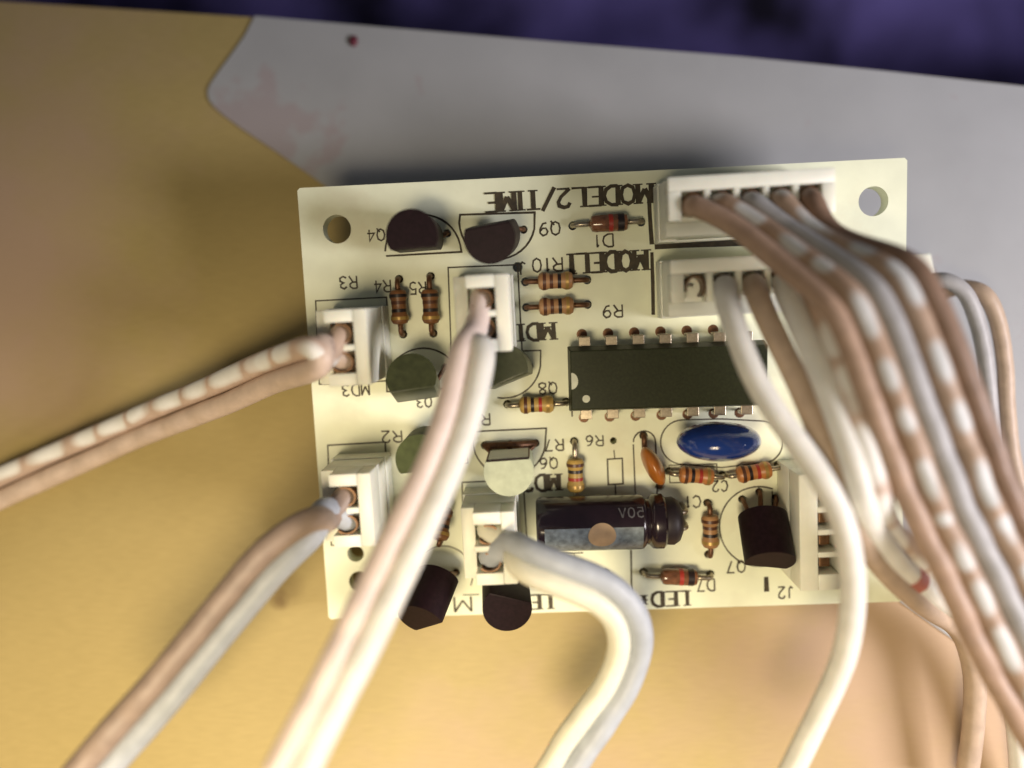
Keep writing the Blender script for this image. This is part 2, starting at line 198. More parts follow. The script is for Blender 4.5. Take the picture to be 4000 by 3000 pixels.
MAT = dict(
    board=mat('board_laminate', (.82, .85, .64), .45, var=.07, scale=260, spec=.35),
    ink=mat('silkscreen_ink', (.045, .032, .014), .6, var=.5, scale=1500),
    black=mat('black_epoxy', (.014, .006, .008), .5, var=.3, scale=2500, spec=.14),
    gloss=mat('black_epoxy_glare', (.040, .045, .018), .36, var=.25, scale=1600, spec=.4),  # olive tint stands in for lamp glare on the black plastic
    olive=mat('olive_glare_epoxy', (.070, .085, .030), .6, var=.2, scale=1600, spec=.15),  # lamp glare on the half-hidden transistor, painted as an olive base colour
    flat_face=mat('pale_flat_face', (.80, .80, .66), .4, var=.06),
    pale=mat('pale_epoxy', (.40, .44, .30), .5, var=.12, scale=1200),
    chip=mat('chip_epoxy', (.020, .024, .008), .46, var=.25, scale=4000, bump=.03, spec=.2),
    chip_mark=mat('chip_mark', (.55, .56, .42), .55),
    tin=mat('tinned_lead', (.42, .36, .27), .33, metal=.85, var=.25, scale=2500),
    lead=mat('oxidised_lead', (.16, .075, .035), .45, metal=.5, var=.4, scale=2500),
    brass=mat('dark_brass_terminal', (.15, .075, .032), .42, metal=.5, var=.4, scale=1800),
    nylon=mat('white_nylon', (.82, .82, .70), .42, var=.05, scale=500, sss=.25),
    sleeve=mat('capacitor_sleeve', (.016, .008, .012), .22, var=.25, scale=900, coat=.4),
    stripe=mat('sleeve_stripe', (.17, .20, .21), .35, var=.45, scale=1600),
    disc=mat('sleeve_disc', (.42, .28, .15), .45, var=.15, scale=900),
    mark=mat('sleeve_print', (.10, .10, .11), .45),
    rubber=mat('black_rubber', (.014, .008, .010), .5),
    blue=mat('blue_epoxy', (.016, .050, .28), .14, var=.10, scale=350, coat=.6),
    orange=mat('orange_epoxy', (.46, .15, .022), .28, var=.18, scale=700, coat=.2),
    r_brown=mat('resistor_brown', (.20, .085, .030), .40, var=.25, scale=1200),
    r_tan=mat('resistor_tan', (.38, .20, .085), .42, var=.2, scale=1200),
    r_yellow=mat('resistor_ochre', (.45, .29, .075), .42, var=.2, scale=1200),
    r_orange=mat('resistor_orange', (.48, .19, .055), .38, var=.2, scale=1200),
    b_black=mat('band_black', (.018, .010, .010), .4), b_brown=mat('band_brown', (.09, .032, .015), .4),
    b_red=mat('band_red', (.38, .035, .022), .4), b_gold=mat('band_gold', (.42, .27, .08), .35, metal=.4),
    glass=mat('diode_glass', (.20, .085, .040), .12, var=.4, scale=1500, coat=.5),
    w_tan=mat('tan_wire', (.41, .28, .20), .46, var=.12, scale=700, bump=.25, spec=.35),
    w_brown=mat('brown_wire', (.25, .16, .11), .46, var=.14, scale=700, bump=.25, spec=.35),
    w_clay=mat('light_tan_wire', (.60, .47, .38), .46, var=.1, scale=700, bump=.25, spec=.35),
    w_ash=mat('ash_grey_wire', (.38, .375, .375), .46, var=.1, scale=700, bump=.25, spec=.35),
    w_mauve=mat('mauve_wire', (.50, .33, .34), .46, var=.1, scale=700, bump=.25, spec=.35),
    w_pink=mat('pale_pink_wire', (.72, .60, .54), .48, var=.09, scale=600, bump=.25, sss=.1),
    w_drab=mat('drab_wire', (.33, .25, .20), .5, var=.15, scale=600, bump=.3),
    w_slate=mat('slate_grey_wire', (.40, .43, .47), .46, var=.1, scale=700, bump=.25, spec=.35),
    w_khaki=mat('khaki_wire', (.46, .35, .26), .46, var=.12, scale=700, bump=.25, spec=.35),
    w_white=mat('white_wire', (.74, .73, .67), .48, var=.08, scale=600, bump=.25, sss=.15),
    w_cream=mat('cream_wire', (.72, .70, .56), .48, var=.08, scale=600, bump=.25, sss=.15),
    w_grey=mat('grey_wire', (.50, .50, .52), .36, var=.08, scale=400),
    red=mat('red_sleeve', (.42, .13, .10), .5),
    speck=mat('dark_red_speck', (.12, .015, .03), .5),
)
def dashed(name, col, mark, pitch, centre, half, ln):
    """wire insulation coloured with a row of pale dashes, laid out in the wire's own uv: u = mm along, v = turn"""
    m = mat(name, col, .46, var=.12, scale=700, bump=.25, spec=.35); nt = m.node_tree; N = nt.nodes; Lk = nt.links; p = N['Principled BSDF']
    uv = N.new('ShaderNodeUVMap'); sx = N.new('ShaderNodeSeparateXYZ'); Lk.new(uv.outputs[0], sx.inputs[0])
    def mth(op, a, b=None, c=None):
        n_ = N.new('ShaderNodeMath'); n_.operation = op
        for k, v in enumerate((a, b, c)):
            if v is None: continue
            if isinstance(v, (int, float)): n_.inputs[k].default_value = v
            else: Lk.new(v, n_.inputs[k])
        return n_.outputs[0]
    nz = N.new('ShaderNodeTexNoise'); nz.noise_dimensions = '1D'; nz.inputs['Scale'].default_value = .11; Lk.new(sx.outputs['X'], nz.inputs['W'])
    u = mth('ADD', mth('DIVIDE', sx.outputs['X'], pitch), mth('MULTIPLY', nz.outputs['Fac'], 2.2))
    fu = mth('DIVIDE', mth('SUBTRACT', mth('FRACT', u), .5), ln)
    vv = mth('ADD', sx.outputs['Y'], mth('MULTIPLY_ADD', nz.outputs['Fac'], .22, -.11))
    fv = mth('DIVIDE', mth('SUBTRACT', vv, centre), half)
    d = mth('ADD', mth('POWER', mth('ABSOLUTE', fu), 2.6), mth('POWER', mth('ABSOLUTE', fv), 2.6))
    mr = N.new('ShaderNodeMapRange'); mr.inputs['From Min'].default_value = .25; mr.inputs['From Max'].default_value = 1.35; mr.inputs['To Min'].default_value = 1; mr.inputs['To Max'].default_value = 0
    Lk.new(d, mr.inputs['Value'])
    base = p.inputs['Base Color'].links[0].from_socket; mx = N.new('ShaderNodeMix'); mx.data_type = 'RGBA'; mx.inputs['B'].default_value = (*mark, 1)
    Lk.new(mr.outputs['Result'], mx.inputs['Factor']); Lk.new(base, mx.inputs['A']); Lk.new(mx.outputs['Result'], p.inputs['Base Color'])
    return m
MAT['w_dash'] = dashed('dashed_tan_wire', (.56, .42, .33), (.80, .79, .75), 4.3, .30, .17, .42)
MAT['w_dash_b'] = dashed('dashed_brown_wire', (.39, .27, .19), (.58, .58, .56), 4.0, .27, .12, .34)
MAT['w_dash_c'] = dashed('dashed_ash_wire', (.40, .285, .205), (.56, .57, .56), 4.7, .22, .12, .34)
# table: cream laminate with fine grain and two small scorch marks
OFF3 = (-4.3597, 2.5823, 0.3644)                      # offset picked so painted ochre and pink tones imitate the warm and cool light
def table_material():
    m = bpy.data.materials.new('table_laminate'); m.use_nodes = True; nt = m.node_tree; N = nt.nodes; Lk = nt.links
    p = N['Principled BSDF']; p.inputs['Roughness'].default_value = .5; p.inputs['Specular IOR Level'].default_value = .3
    tc = N.new('ShaderNodeTexCoord'); mp = N.new('ShaderNodeMapping'); mp.inputs['Scale'].default_value = (90, 620, 90); mp.inputs['Rotation'].default_value = (0, 0, math.radians(35))
    Lk.new(tc.outputs['Object'], mp.inputs['Vector'])
    n1 = N.new('ShaderNodeTexNoise'); n1.inputs['Scale'].default_value = 6; n1.inputs['Detail'].default_value = 6; Lk.new(mp.outputs['Vector'], n1.inputs['Vector'])
    n2 = N.new('ShaderNodeTexNoise'); n2.inputs['Scale'].default_value = 28; n2.inputs['Detail'].default_value = 3; Lk.new(tc.outputs['Object'], n2.inputs['Vector'])
    r1 = N.new('ShaderNodeValToRGB'); r1.color_ramp.elements[0].position = .3; r1.color_ramp.elements[1].position = .7
    r1.color_ramp.elements[0].color = (.35, .27, .105, 1); r1.color_ramp.elements[1].color = (.44, .34, .14, 1)
    ad = N.new('ShaderNodeMath'); ad.operation = 'MULTIPLY_ADD'; ad.inputs[1].default_value = .5; Lk.new(n1.outputs['Fac'], ad.inputs[0])
    h = N.new('ShaderNodeMath'); h.operation = 'MULTIPLY'; h.inputs[1].default_value = .5; Lk.new(n2.outputs['Fac'], h.inputs[0]); Lk.new(h.outputs[0], ad.inputs[2])
    Lk.new(ad.outputs[0], r1.inputs['Fac'])
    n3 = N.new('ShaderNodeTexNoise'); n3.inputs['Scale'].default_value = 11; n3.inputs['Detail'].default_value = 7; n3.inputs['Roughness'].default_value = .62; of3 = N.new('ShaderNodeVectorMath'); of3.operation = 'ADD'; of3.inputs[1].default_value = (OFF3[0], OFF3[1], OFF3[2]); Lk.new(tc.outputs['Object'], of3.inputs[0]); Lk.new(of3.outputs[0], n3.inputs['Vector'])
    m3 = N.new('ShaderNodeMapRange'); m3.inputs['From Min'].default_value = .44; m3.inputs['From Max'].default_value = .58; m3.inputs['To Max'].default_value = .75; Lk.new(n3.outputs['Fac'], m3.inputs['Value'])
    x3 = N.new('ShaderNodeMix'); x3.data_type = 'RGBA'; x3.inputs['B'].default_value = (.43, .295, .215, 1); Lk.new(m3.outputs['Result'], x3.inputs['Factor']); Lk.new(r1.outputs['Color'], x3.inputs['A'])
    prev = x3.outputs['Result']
    for (c, rad, st) in ((D['knot'], 1.3, .75), (D['knot2'], 2.3, .35)):
        vm = N.new('ShaderNodeVectorMath'); vm.operation = 'DISTANCE'; vm.inputs[1].default_value = (c[0] * S, c[1] * S, 0)
        ns = N.new('ShaderNodeTexNoise'); ns.inputs['Scale'].default_value = 700; Lk.new(tc.outputs['Object'], ns.inputs['Vector'])
        Lk.new(tc.outputs['Object'], vm.inputs[0])
        wob = N.new('ShaderNodeMath'); wob.operation = 'MULTIPLY_ADD'; wob.inputs[1].default_value = .0014; wob.inputs[2].default_value = -.0007; Lk.new(ns.outputs['Fac'], wob.inputs[0])
        sm = N.new('ShaderNodeMath'); sm.operation = 'ADD'; Lk.new(vm.outputs['Value'], sm.inputs[0]); Lk.new(wob.outputs[0], sm.inputs[1])
        mr = N.new('ShaderNodeMapRange'); mr.inputs['From Min'].default_value = rad * S * .3; mr.inputs['From Max'].default_value = rad * S
        mr.inputs['To Min'].default_value = st; mr.inputs['To Max'].default_value = 0; Lk.new(sm.outputs[0], mr.inputs['Value'])
        mx = N.new('ShaderNodeMix'); mx.data_type = 'RGBA'; mx.inputs['B'].default_value = (.16, .095, .03, 1)
        Lk.new(mr.outputs['Result'], mx.inputs['Factor']); Lk.new(prev, mx.inputs['A']); prev = mx.outputs['Result']
    Lk.new(prev, p.inputs['Base Color'])
    bp = N.new('ShaderNodeBump'); bp.inputs['Strength'].default_value = .08; bp.inputs['Distance'].default_value = .0003; Lk.new(n1.outputs['Fac'], bp.inputs['Height']); Lk.new(bp.outputs['Normal'], p.inputs['Normal'])
    return m
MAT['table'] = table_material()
nt = MAT['board'].node_tree; bs = nt.nodes['Principled BSDF']; bl = bs.inputs['Base Color'].links[0].from_socket
nz2 = nt.nodes.new('ShaderNodeTexNoise'); nz2.inputs['Scale'].default_value = 95; nz2.inputs['Detail'].default_value = 5; nz2.inputs['Roughness'].default_value = .6
tc2 = nt.nodes.new('ShaderNodeTexCoord'); nt.links.new(tc2.outputs['Object'], nz2.inputs['Vector'])
rp = nt.nodes.new('ShaderNodeMapRange'); rp.inputs['From Min'].default_value = .56; rp.inputs['From Max'].default_value = .78; rp.inputs['To Max'].default_value = .38; nt.links.new(nz2.outputs['Fac'], rp.inputs['Value'])
mx2 = nt.nodes.new('ShaderNodeMix'); mx2.data_type = 'RGBA'; mx2.inputs['B'].default_value = (.56, .43, .27, 1)
nt.links.new(rp.outputs['Result'], mx2.inputs['Factor']); nt.links.new(bl, mx2.inputs['A']); nt.links.new(mx2.outputs['Result'], bs.inputs['Base Color'])
MAT['paper'] = mat('grey_white_paper', (.37, .38, .39), .75, var=.05, scale=120, bump=.05, spec=.2)
nt = MAT['paper'].node_tree; bs = nt.nodes['Principled BSDF']; bl = bs.inputs['Base Color'].links[0].from_socket
geo = nt.nodes.new('ShaderNodeNewGeometry'); dv = nt.nodes.new('ShaderNodeVectorMath'); dv.operation = 'DISTANCE'; dv.inputs[1].default_value = (D['blotch'][0] * S, D['blotch'][1] * S, 0); nt.links.new(geo.outputs['Position'], dv.inputs[0])  # pinkish noise blotches gathered round one point near the left edge
nz2 = nt.nodes.new('ShaderNodeTexNoise'); nz2.inputs['Scale'].default_value = 230; nz2.inputs['Detail'].default_value = 5; nt.links.new(geo.outputs['Position'], nz2.inputs['Vector'])
f1 = nt.nodes.new('ShaderNodeMapRange'); f1.inputs['From Min'].default_value = .002; f1.inputs['From Max'].default_value = .012; f1.inputs['To Min'].default_value = .22; f1.inputs['To Max'].default_value = -.15; nt.links.new(dv.outputs['Value'], f1.inputs['Value'])
ad = nt.nodes.new('ShaderNodeMath'); ad.operation = 'ADD'; nt.links.new(nz2.outputs['Fac'], ad.inputs[0]); nt.links.new(f1.outputs['Result'], ad.inputs[1])
f2 = nt.nodes.new('ShaderNodeMapRange'); f2.inputs['From Min'].default_value = .52; f2.inputs['From Max'].default_value = .62; f2.inputs['To Max'].default_value = .4; nt.links.new(ad.outputs[0], f2.inputs['Value'])
mx2 = nt.nodes.new('ShaderNodeMix'); mx2.data_type = 'RGBA'; mx2.inputs['B'].default_value = (.34, .235, .235, 1); nt.links.new(f2.outputs['Result'], mx2.inputs['Factor']); nt.links.new(bl, mx2.inputs['A']); nt.links.new(mx2.outputs['Result'], bs.inputs['Base Color'])
MAT['cloth'] = mat('indigo_cloth', (.12, .10, .31), .9, scale=42, col2=(.008, .007, .016), detail=3, spec=.1)

# ------------------------------------------------------------------ mesh helpers (mm)
def link(o): scene.collection.objects.link(o)
ORG = {}                                    # origin of each object in its root's frame, mm
def empty(name, loc, rot=(0, 0, 0)):
    o = bpy.data.objects.new(name, None); o.empty_display_size = .005
    o.location = Vector(loc) * S; o.rotation_euler = rot; link(o); ORG[o.name] = Vector((0, 0, 0)); return o
def obj(name, bm, m, parent=None, smooth=False, base=None):
    """bmesh in mm, in the frame of the root thing -> one mesh object"""
    bmesh.ops.recalc_face_normals(bm, faces=bm.faces)
    vs_ = [v.co for v in bm.verts]
    lo_ = Vector([min(v[i] for v in vs_) for i in range(3)]); hi_ = Vector([max(v[i] for v in vs_) for i in range(3)])
    c = (lo_ + hi_) / 2
    if parent is None: c.z = lo_.z
    for v in bm.verts: v.co = (v.co - c) * S
    me = bpy.data.meshes.new(name); bm.to_mesh(me); bm.free()
    if smooth:
        for f in me.polygons: f.use_smooth = True
    if smooth == 'auto': me.set_sharp_from_angle(angle=math.radians(38))
    me.materials.append(MAT[m] if isinstance(m, str) else m)
    o = bpy.data.objects.new(name, me); link(o)
    if parent is not None: o.parent = parent; o.location = (c - ORG[parent.name]) * S
    else: o.location = c * S
    ORG[o.name] = c
    return o
def tag(o, label=None, cat=None, group=None, kind=None):
    if label: o['label'] = label
    if cat: o['category'] = cat
    if group: o['group'] = group
    if kind: o['kind'] = kind
    return o
def V(*a): return Vector(a)
def B(): return bmesh.new()
def box(bm, lo, hi, Mx=None, bev=0):
    r = bmesh.ops.create_cube(bm, size=1)
    vs_ = r['verts']
    for v in vs_: v.co = Vector([lo[i] + (hi[i] - lo[i]) * (v.co[i] + .5) for i in range(3)])
    if bev:
        es = list({e for v in vs_ for e in v.link_edges})
        rr = bmesh.ops.bevel(bm, geom=es, offset=bev, segments=2, affect='EDGES', profile=.5)
        vs_ = list({v for f in rr['faces'] for v in f.verts} | {v for v in vs_ if v.is_valid})
    if Mx is not None:
        for v in vs_: v.co = Mx @ v.co
    return vs_
def frame_of(axis, up=Vector((0, 0, 1))):
    z = Vector(axis).normalized(); x = up.cross(z)
    if x.length < 1e-4: x = Vector((1, 0, 0))
    x.normalize(); y = z.cross(x)
    return Matrix((x, y, z)).transposed().to_4x4()
def spline(pts, n):
    """Catmull-Rom through pts, n samples"""
    P = [Vector(p) for p in pts]; P = [P[0] * 2 - P[1]] + P + [P[-1] * 2 - P[-2]]
    k = len(P) - 3; out = []
    for i in range(n):
        t = i / (n - 1) * k; s = min(int(t), k - 1); t -= s
        a, b_, c, d = P[s:s + 4]
        out.append(.5 * ((2 * b_) + (c - a) * t + (2 * a - 5 * b_ + 4 * c - d) * t * t + (3 * b_ - a - 3 * c + d) * t ** 3))
    return out
def tube(bm, pts, r, n=10, cap=True):
    uvl = bm.loops.layers.uv.verify(); m = len(pts); frames = [None] * m; prev = None; N0 = Vector((0, -.19, .98))
    for i in range(m - 1, -1, -1):
        t = (pts[min(i + 1, m - 1)] - pts[max(i - 1, 0)]).normalized()
        if prev is None:
            up = N0 - t * t.dot(N0); up = up if up.length > .05 else t.cross(Vector((1, 0, 0)))
        else: up = prev - t * prev.dot(t)
        up.normalize(); prev = up; frames[i] = (up.cross(t), up)
    ring, ss = [], [0.0]
    for a, b_ in zip(pts, pts[1:]): ss.append(ss[-1] + (b_ - a).length)
    for i, p in enumerate(pts):
        sd, up = frames[i]; rr = r(i / (m - 1)) if callable(r) else r
        ring.append([bm.verts.new(p + (sd * math.cos(a) + up * math.sin(a)) * rr) for a in [2 * math.pi * k / n for k in range(n)]])
    for i in range(m - 1):
        a, b_ = ring[i], ring[i + 1]
        for k in range(n):
            f = bm.faces.new((a[k], a[(k + 1) % n], b_[(k + 1) % n], b_[k]))
            for lp_, uv in zip(f.loops, ((ss[i], k / n), (ss[i], (k + 1) / n), (ss[i + 1], (k + 1) / n), (ss[i + 1], k / n))): lp_[uvl].uv = uv
    if cap: bm.faces.new(ring[0][::-1]); bm.faces.new(ring[-1])
def lathe(bm, prof, Mx, n=24):
    """prof: list of (r, z)"""
    rings = []
    for r, z in prof:
        if r < 1e-5: rings.append([bm.verts.new(Mx @ Vector((0, 0, z)))])
        else: rings.append([bm.verts.new(Mx @ Vector((r * math.cos(2 * math.pi * k / n), r * math.sin(2 * math.pi * k / n), z))) for k in range(n)])
    for a, b_ in zip(rings, rings[1:]):
        for k in range(n):
            q = [a[k % len(a)], a[(k + 1) % len(a)], b_[(k + 1) % len(b_)], b_[k % len(b_)]]
            q2 = []
            for v in q:
                if v not in q2: q2.append(v)
            if len(q2) > 2: bm.faces.new(q2)
    for e in (rings[0], rings[-1]):
        if len(e) > 1: bm.faces.new(e)
def ribbon(bm, pts, t, z0=0.02):
    """flat line on the board: joined quads with mitred corners"""
    P = [Vector((p[0], p[1], 0)) for p in pts]; closed = (P[0] - P[-1]).length < 1e-3
    Q = []
    for i, p in enumerate(P):
        a = P[i - 1] if i > 0 else (P[-2] if closed else None)
        c = P[i + 1] if i < len(P) - 1 else (P[1] if closed else None)
        d1 = (p - a).normalized() if a is not None and (p - a).length > 1e-6 else None
        d2 = (c - p).normalized() if c is not None and (c - p).length > 1e-6 else None
        d1 = d1 or d2; d2 = d2 or d1
        d = (d1 + d2); d = d.normalized() if d.length > .2 else d1
        nrm = Vector((-d.y, d.x, 0)); k = 1 / max(.5, nrm.dot(Vector((-d1.y, d1.x, 0))))
        jit = 1 + random.uniform(-.14, .14)
        Q.append((bm.verts.new(p + nrm * t / 2 * k * jit + V(0, 0, z0)), bm.verts.new(p - nrm * t / 2 * k * jit + V(0, 0, z0))))
    for (a, b_), (c, d) in zip(Q, Q[1:]): bm.faces.new((a, b_, d, c))

# ------------------------------------------------------------------ setting: table, cloth beyond its edge
bm = B(); E = D['edge']
top = [Vector((p[0], p[1], 0)) for p in E] + [V(330, -260, 0), V(-330, -260, 0)]
top[0] = V(-330, top[0].y - .05 * (top[0].x + 330) * -1, 0); top[len(E) - 1] = V(330, top[len(E) - 1].y - 8, 0)
f = bm.faces.new([bm.verts.new(v) for v in top]); bmesh.ops.triangulate(bm, faces=[f])
r = bmesh.ops.extrude_face_region(bm, geom=list(bm.faces))
for g in r['geom']:
    if isinstance(g, bmesh.types.BMVert): g.co.z -= 18
bm.transform(Matrix.Translation((0, 0, 0)))
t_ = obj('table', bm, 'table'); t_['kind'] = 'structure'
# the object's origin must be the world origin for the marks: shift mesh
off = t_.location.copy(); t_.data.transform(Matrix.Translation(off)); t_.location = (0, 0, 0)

bm = B(); nx, ny = 90, 50; g = []
for j in range(ny):
    row = []
    for i in range(nx):
        x = -260 + 520 * i / (nx - 1); y = 20 + 260 * j / (ny - 1)
        h = noise.noise(V(x * .021, y * .03, 3.1)) * 16 + noise.noise(V(x * .06, y * .05, 9.7)) * 6 + abs(noise.noise(V(x * .03 + y * .02, y * .012, 5))) * 16
        row.append(bm.verts.new((x, y, -58 + h)))
    g.append(row)
for j in range(ny - 1):
    for i in range(nx - 1): bm.faces.new((g[j][i], g[j][i + 1], g[j + 1][i + 1], g[j + 1][i]))
tag(obj('blue_cloth', bm, 'cloth', smooth=True), 'dark indigo crumpled cloth beyond the far table edge', 'cloth')

# grey sheet of paper lying under the board, up to the table edge
bm = B(); P = D['paper']; ee = [p for p in E if p[0] > P[0][0] + 2 and p[0] < 300]
pts = [V(p[0], p[1], 0) for p in P] + [V(240, -150, 0), V(240, 20, 0)]
far = [V(p[0], p[1] - .15, 0) for p in reversed(ee)]
pts = pts[:len(P)] + [V(250, P[-1][1] - 30, 0), V(250, far[0].y - 12, 0)] + far
f = bm.faces.new([bm.verts.new(v) for v in pts]); bmesh.ops.triangulate(bm, faces=[f])
r = bmesh.ops.extrude_face_region(bm, geom=list(bm.faces))
for q in r['geom']:
    if isinstance(q, bmesh.types.BMVert): q.co.z += .22
bm.transform(Matrix.Translation((0, 0, .02)))
tag(obj('paper_sheet', bm, 'paper'), 'plain grey-white sheet of paper lying under the board', 'paper')
bm = B(); s = D['speck']
lathe(bm, [(0, .02), (.55, .02), (.62, .12), (.5, .32), (.2, .42), (0, .44)], Matrix.Translation((s[0], s[1], .235)) @ Matrix.Diagonal((.85, 1.1, 1, 1)), 14)
tag(obj('crumb', bm, 'speck', smooth=True), 'tiny dark red crumb on the grey paper near its far edge', 'crumb')

# ------------------------------------------------------------------ the circuit board
TAU = math.radians(D['TAU']); W, H, TH = 58.0, D['H'], 1.6
BM = Matrix.Translation((0, 0, D['ZB'])) @ Matrix.Rotation(TAU, 4, 'X')
root = empty('circuit_board', (0, 0, D['ZB']), (TAU, 0, 0))
tag(root, 'cream circuit board crowded with soldered parts, lying with its lettering upside down', 'circuit board')
holes = [(p[0], p[1], .42) for r_ in D['res'] for p in (r_['a'], r_['b'])]
holes += [(p[0], p[1], .42) for r_ in D['dio'] for p in (r_['a'], r_['b'])]
holes += [(p[0], p[1], .40) for t in D['tra'] for p in t['holes']]
holes += [(p[0], p[1], p[3]) for p in D['dots']] + [(p[0], p[1], .42) for p in D['bluel'] + D['orangel']]
ok = []
for h_ in holes:
    if all((h_[0] - k[0]) ** 2 + (h_[1] - k[1]) ** 2 > (h_[2] + k[2] + .1) ** 2 for k in ok): ok.append(h_)
holes = ok
bm = B()
def loop(pts):
    v = [bm.verts.new(p) for p in pts]
    return [bm.edges.new((v[i], v[(i + 1) % len(v)])) for i in range(len(v))]
ed = loop([(-W / 2 + .25, -H / 2, 0), (W / 2 - .25, -H / 2, 0), (W / 2, -H / 2 + .25, 0), (W / 2, H / 2 - .25, 0), (W / 2 - .25, H / 2, 0), (-W / 2 + .25, H / 2, 0), (-W / 2, H / 2 - .25, 0), (-W / 2, -H / 2 + .25, 0)])
for (x, y, rr, n) in [(p[0], p[1], p[3], 28) for p in D['mount']] + [(*h_, 12) for h_ in holes]:
    ed += loop([(x + rr * math.cos(2 * math.pi * k / n), y + rr * math.sin(2 * math.pi * k / n), 0) for k in range(n)])
bmesh.ops.triangle_fill(bm, use_beauty=True, use_dissolve=False, edges=ed, normal=(0, 0, 1))
# drop fill inside the holes
HC = [(p[0], p[1], p[3]) for p in D['mount']] + holes
bad = [f for f in bm.faces if any((f.calc_center_median().x - x) ** 2 + (f.calc_center_median().y - y) ** 2 < (rr * .97) ** 2 for x, y, rr in HC)]
bmesh.ops.delete(bm, geom=bad, context='FACES_ONLY')
r = bmesh.ops.extrude_face_region(bm, geom=list(bm.faces))
for q in r['geom']:
    if isinstance(q, bmesh.types.BMVert): q.co.z -= TH
board = obj('board', bm, 'board', root)

# ---- printed outlines
for (pts, t) in D['silk']:
    b_ = B(); ribbon(b_, pts, t); obj('printed_outline', b_, 'ink', root)
# ---- lettering (the board lies turned by 180 degrees)
GL = {
 'M': [[(0, 0), (0, 1)], [(0, 1), (.5, .25)], [(.5, .25), (1, 1)], [(1, 1), (1, 0)]],
 'O': [[(.5, 0), (.12, .14), (0, .5), (.12, .86), (.5, 1), (.88, .86), (1, .5), (.88, .14), (.5, 0)]],
 'D': [[(0, 0), (0, 1)], [(0, 1), (.5, 1), (.88, .82), (1, .5), (.88, .18), (.5, 0), (0, 0)]],
 'E': [[(0, 0), (0, 1)], [(0, 1), (.95, 1)], [(0, .52), (.7, .52)], [(0, 0), (.95, 0)]],
 'L': [[(0, 1), (0, 0)], [(0, 0), (.95, 0)]],
 'T': [[(.5, 0), (.5, 1)], [(0, 1), (1, 1)]], 'I': [[(.5, 0), (.5, 1)]],
 '/': [[(-.1, -.12), (1.1, 1.12)]], '+': [[(.5, .2), (.5, .8)], [(.15, .5), (.85, .5)]],
 '1': [[(.5, 0), (.5, 1)], [(.5, 1), (.2, .8)]], '2': [[(.05, .75), (.2, .95), (.5, 1), (.85, .9), (.92, .7), (.7, .42), (.05, 0)], [(.05, 0), (1, 0)]],
 '3': [[(.05, .85), (.4, 1), (.85, .88), (.85, .65), (.45, .52), (.9, .38), (.9, .14), (.45, 0), (.05, .14)]],
 '4': [[(.7, 0), (.7, 1), (.02, .32), (.98, .32)]], '5': [[(.9, 1), (.15, 1), (.1, .58), (.55, .64), (.92, .42), (.8, .1), (.4, 0), (.05, .12)]],
 '6': [[(.85, .95), (.45, .9), (.1, .5), (.1, .2), (.4, 0), (.8, .08), (.95, .3), (.75, .55), (.4, .55), (.1, .35)]],
 '7': [[(.05, 1), (.95, 1), (.4, 0)]],
 '8': [[(.5, .53), (.15, .68), (.15, .88), (.5, 1), (.85, .88), (.85, .68), (.5, .53), (.08, .33), (.1, .1), (.5, 0), (.9, .1), (.92, .33), (.5, .53)]],
 '9': [[(.15, .05), (.55, .1), (.9, .5), (.9, .8), (.6, 1), (.2, .92), (.05, .7), (.25, .45), (.6, .45), (.9, .65)]],
 '0': [[(.5, 0), (.15, .15), (.05, .5), (.15, .85), (.5, 1), (.85, .85), (.95, .5), (.85, .15), (.5, 0)]],
 'Q': [[(.5, 0), (.12, .14), (0, .5), (.12, .86), (.5, 1), (.88, .86), (1, .5), (.88, .14), (.5, 0)], [(.6, .25), (1, -.08)]],
 'R': [[(0, 0), (0, 1)], [(0, 1), (.6, 1), (.92, .85), (.92, .65), (.6, .5), (0, .5)], [(.5, .5), (1, 0)]],
 'J': [[(.7, 1), (.7, .2), (.45, 0), (.1, .15)]], 'C': [[(.95, .8), (.6, 1), (.2, .9), (0, .5), (.2, .1), (.6, 0), (.95, .2)]],
 'V': [[(0, 1), (.5, 0)], [(.5, 0), (1, 1)]],
}
NARROW = {'I': .45, '1': .55, '/': .8, 'J': .8}
def letters(bm, s, w, h, serif, zstep=.0015):
    """glyph strokes centred on the origin; returns through bm"""
    adv = [NARROW.get(c, 1.0) for c in s]; gap = .32 if not serif else .24
    tot = sum(adv) + gap * (len(s) - 1) - (gap * .8 * s[:-1].count('L') if serif else 0); u = w / tot; x = -w / 2; z = .02
    for c, a in zip(s, adv):
        for st in GL[c]:
            P = [V(x + p[0] * a * u, (p[1] - .5) * h, 0) for p in st]
            d = (P[1] - P[0]).normalized()
            if serif and len(P) == 2: t = h * (.11 + .17 * abs(d.y) ** 2)
            elif serif: t = h * .2
            else: t = h * .135
            ribbon(bm, P, t, z); z += zstep
            if serif and len(P) == 2 and abs(d.y) > .9:
                for e in P:
                    ribbon(bm, [e + V(-t * .95, 0, 0), e + V(t * .95, 0, 0)], h * .075, z); z += zstep
        x += (a + (gap if c != 'L' or not serif else gap * .2)) * u
tilt = math.radians(.6)
for t in D['text']:
    b_ = B(); letters(b_, t['s'], t['w'], t['h'], t.get('st') == 'serif')
    b_.transform(Matrix.Translation((t['c'][0], t['c'][1], 0)) @ Matrix.Rotation(math.pi + tilt, 4, 'Z'))
    o = obj('lettering', b_, 'ink', root)
    o['label'] = 'printed %s letters reading %s, upside down' % ('bold serif' if t.get('st') else 'thin', t['s'])

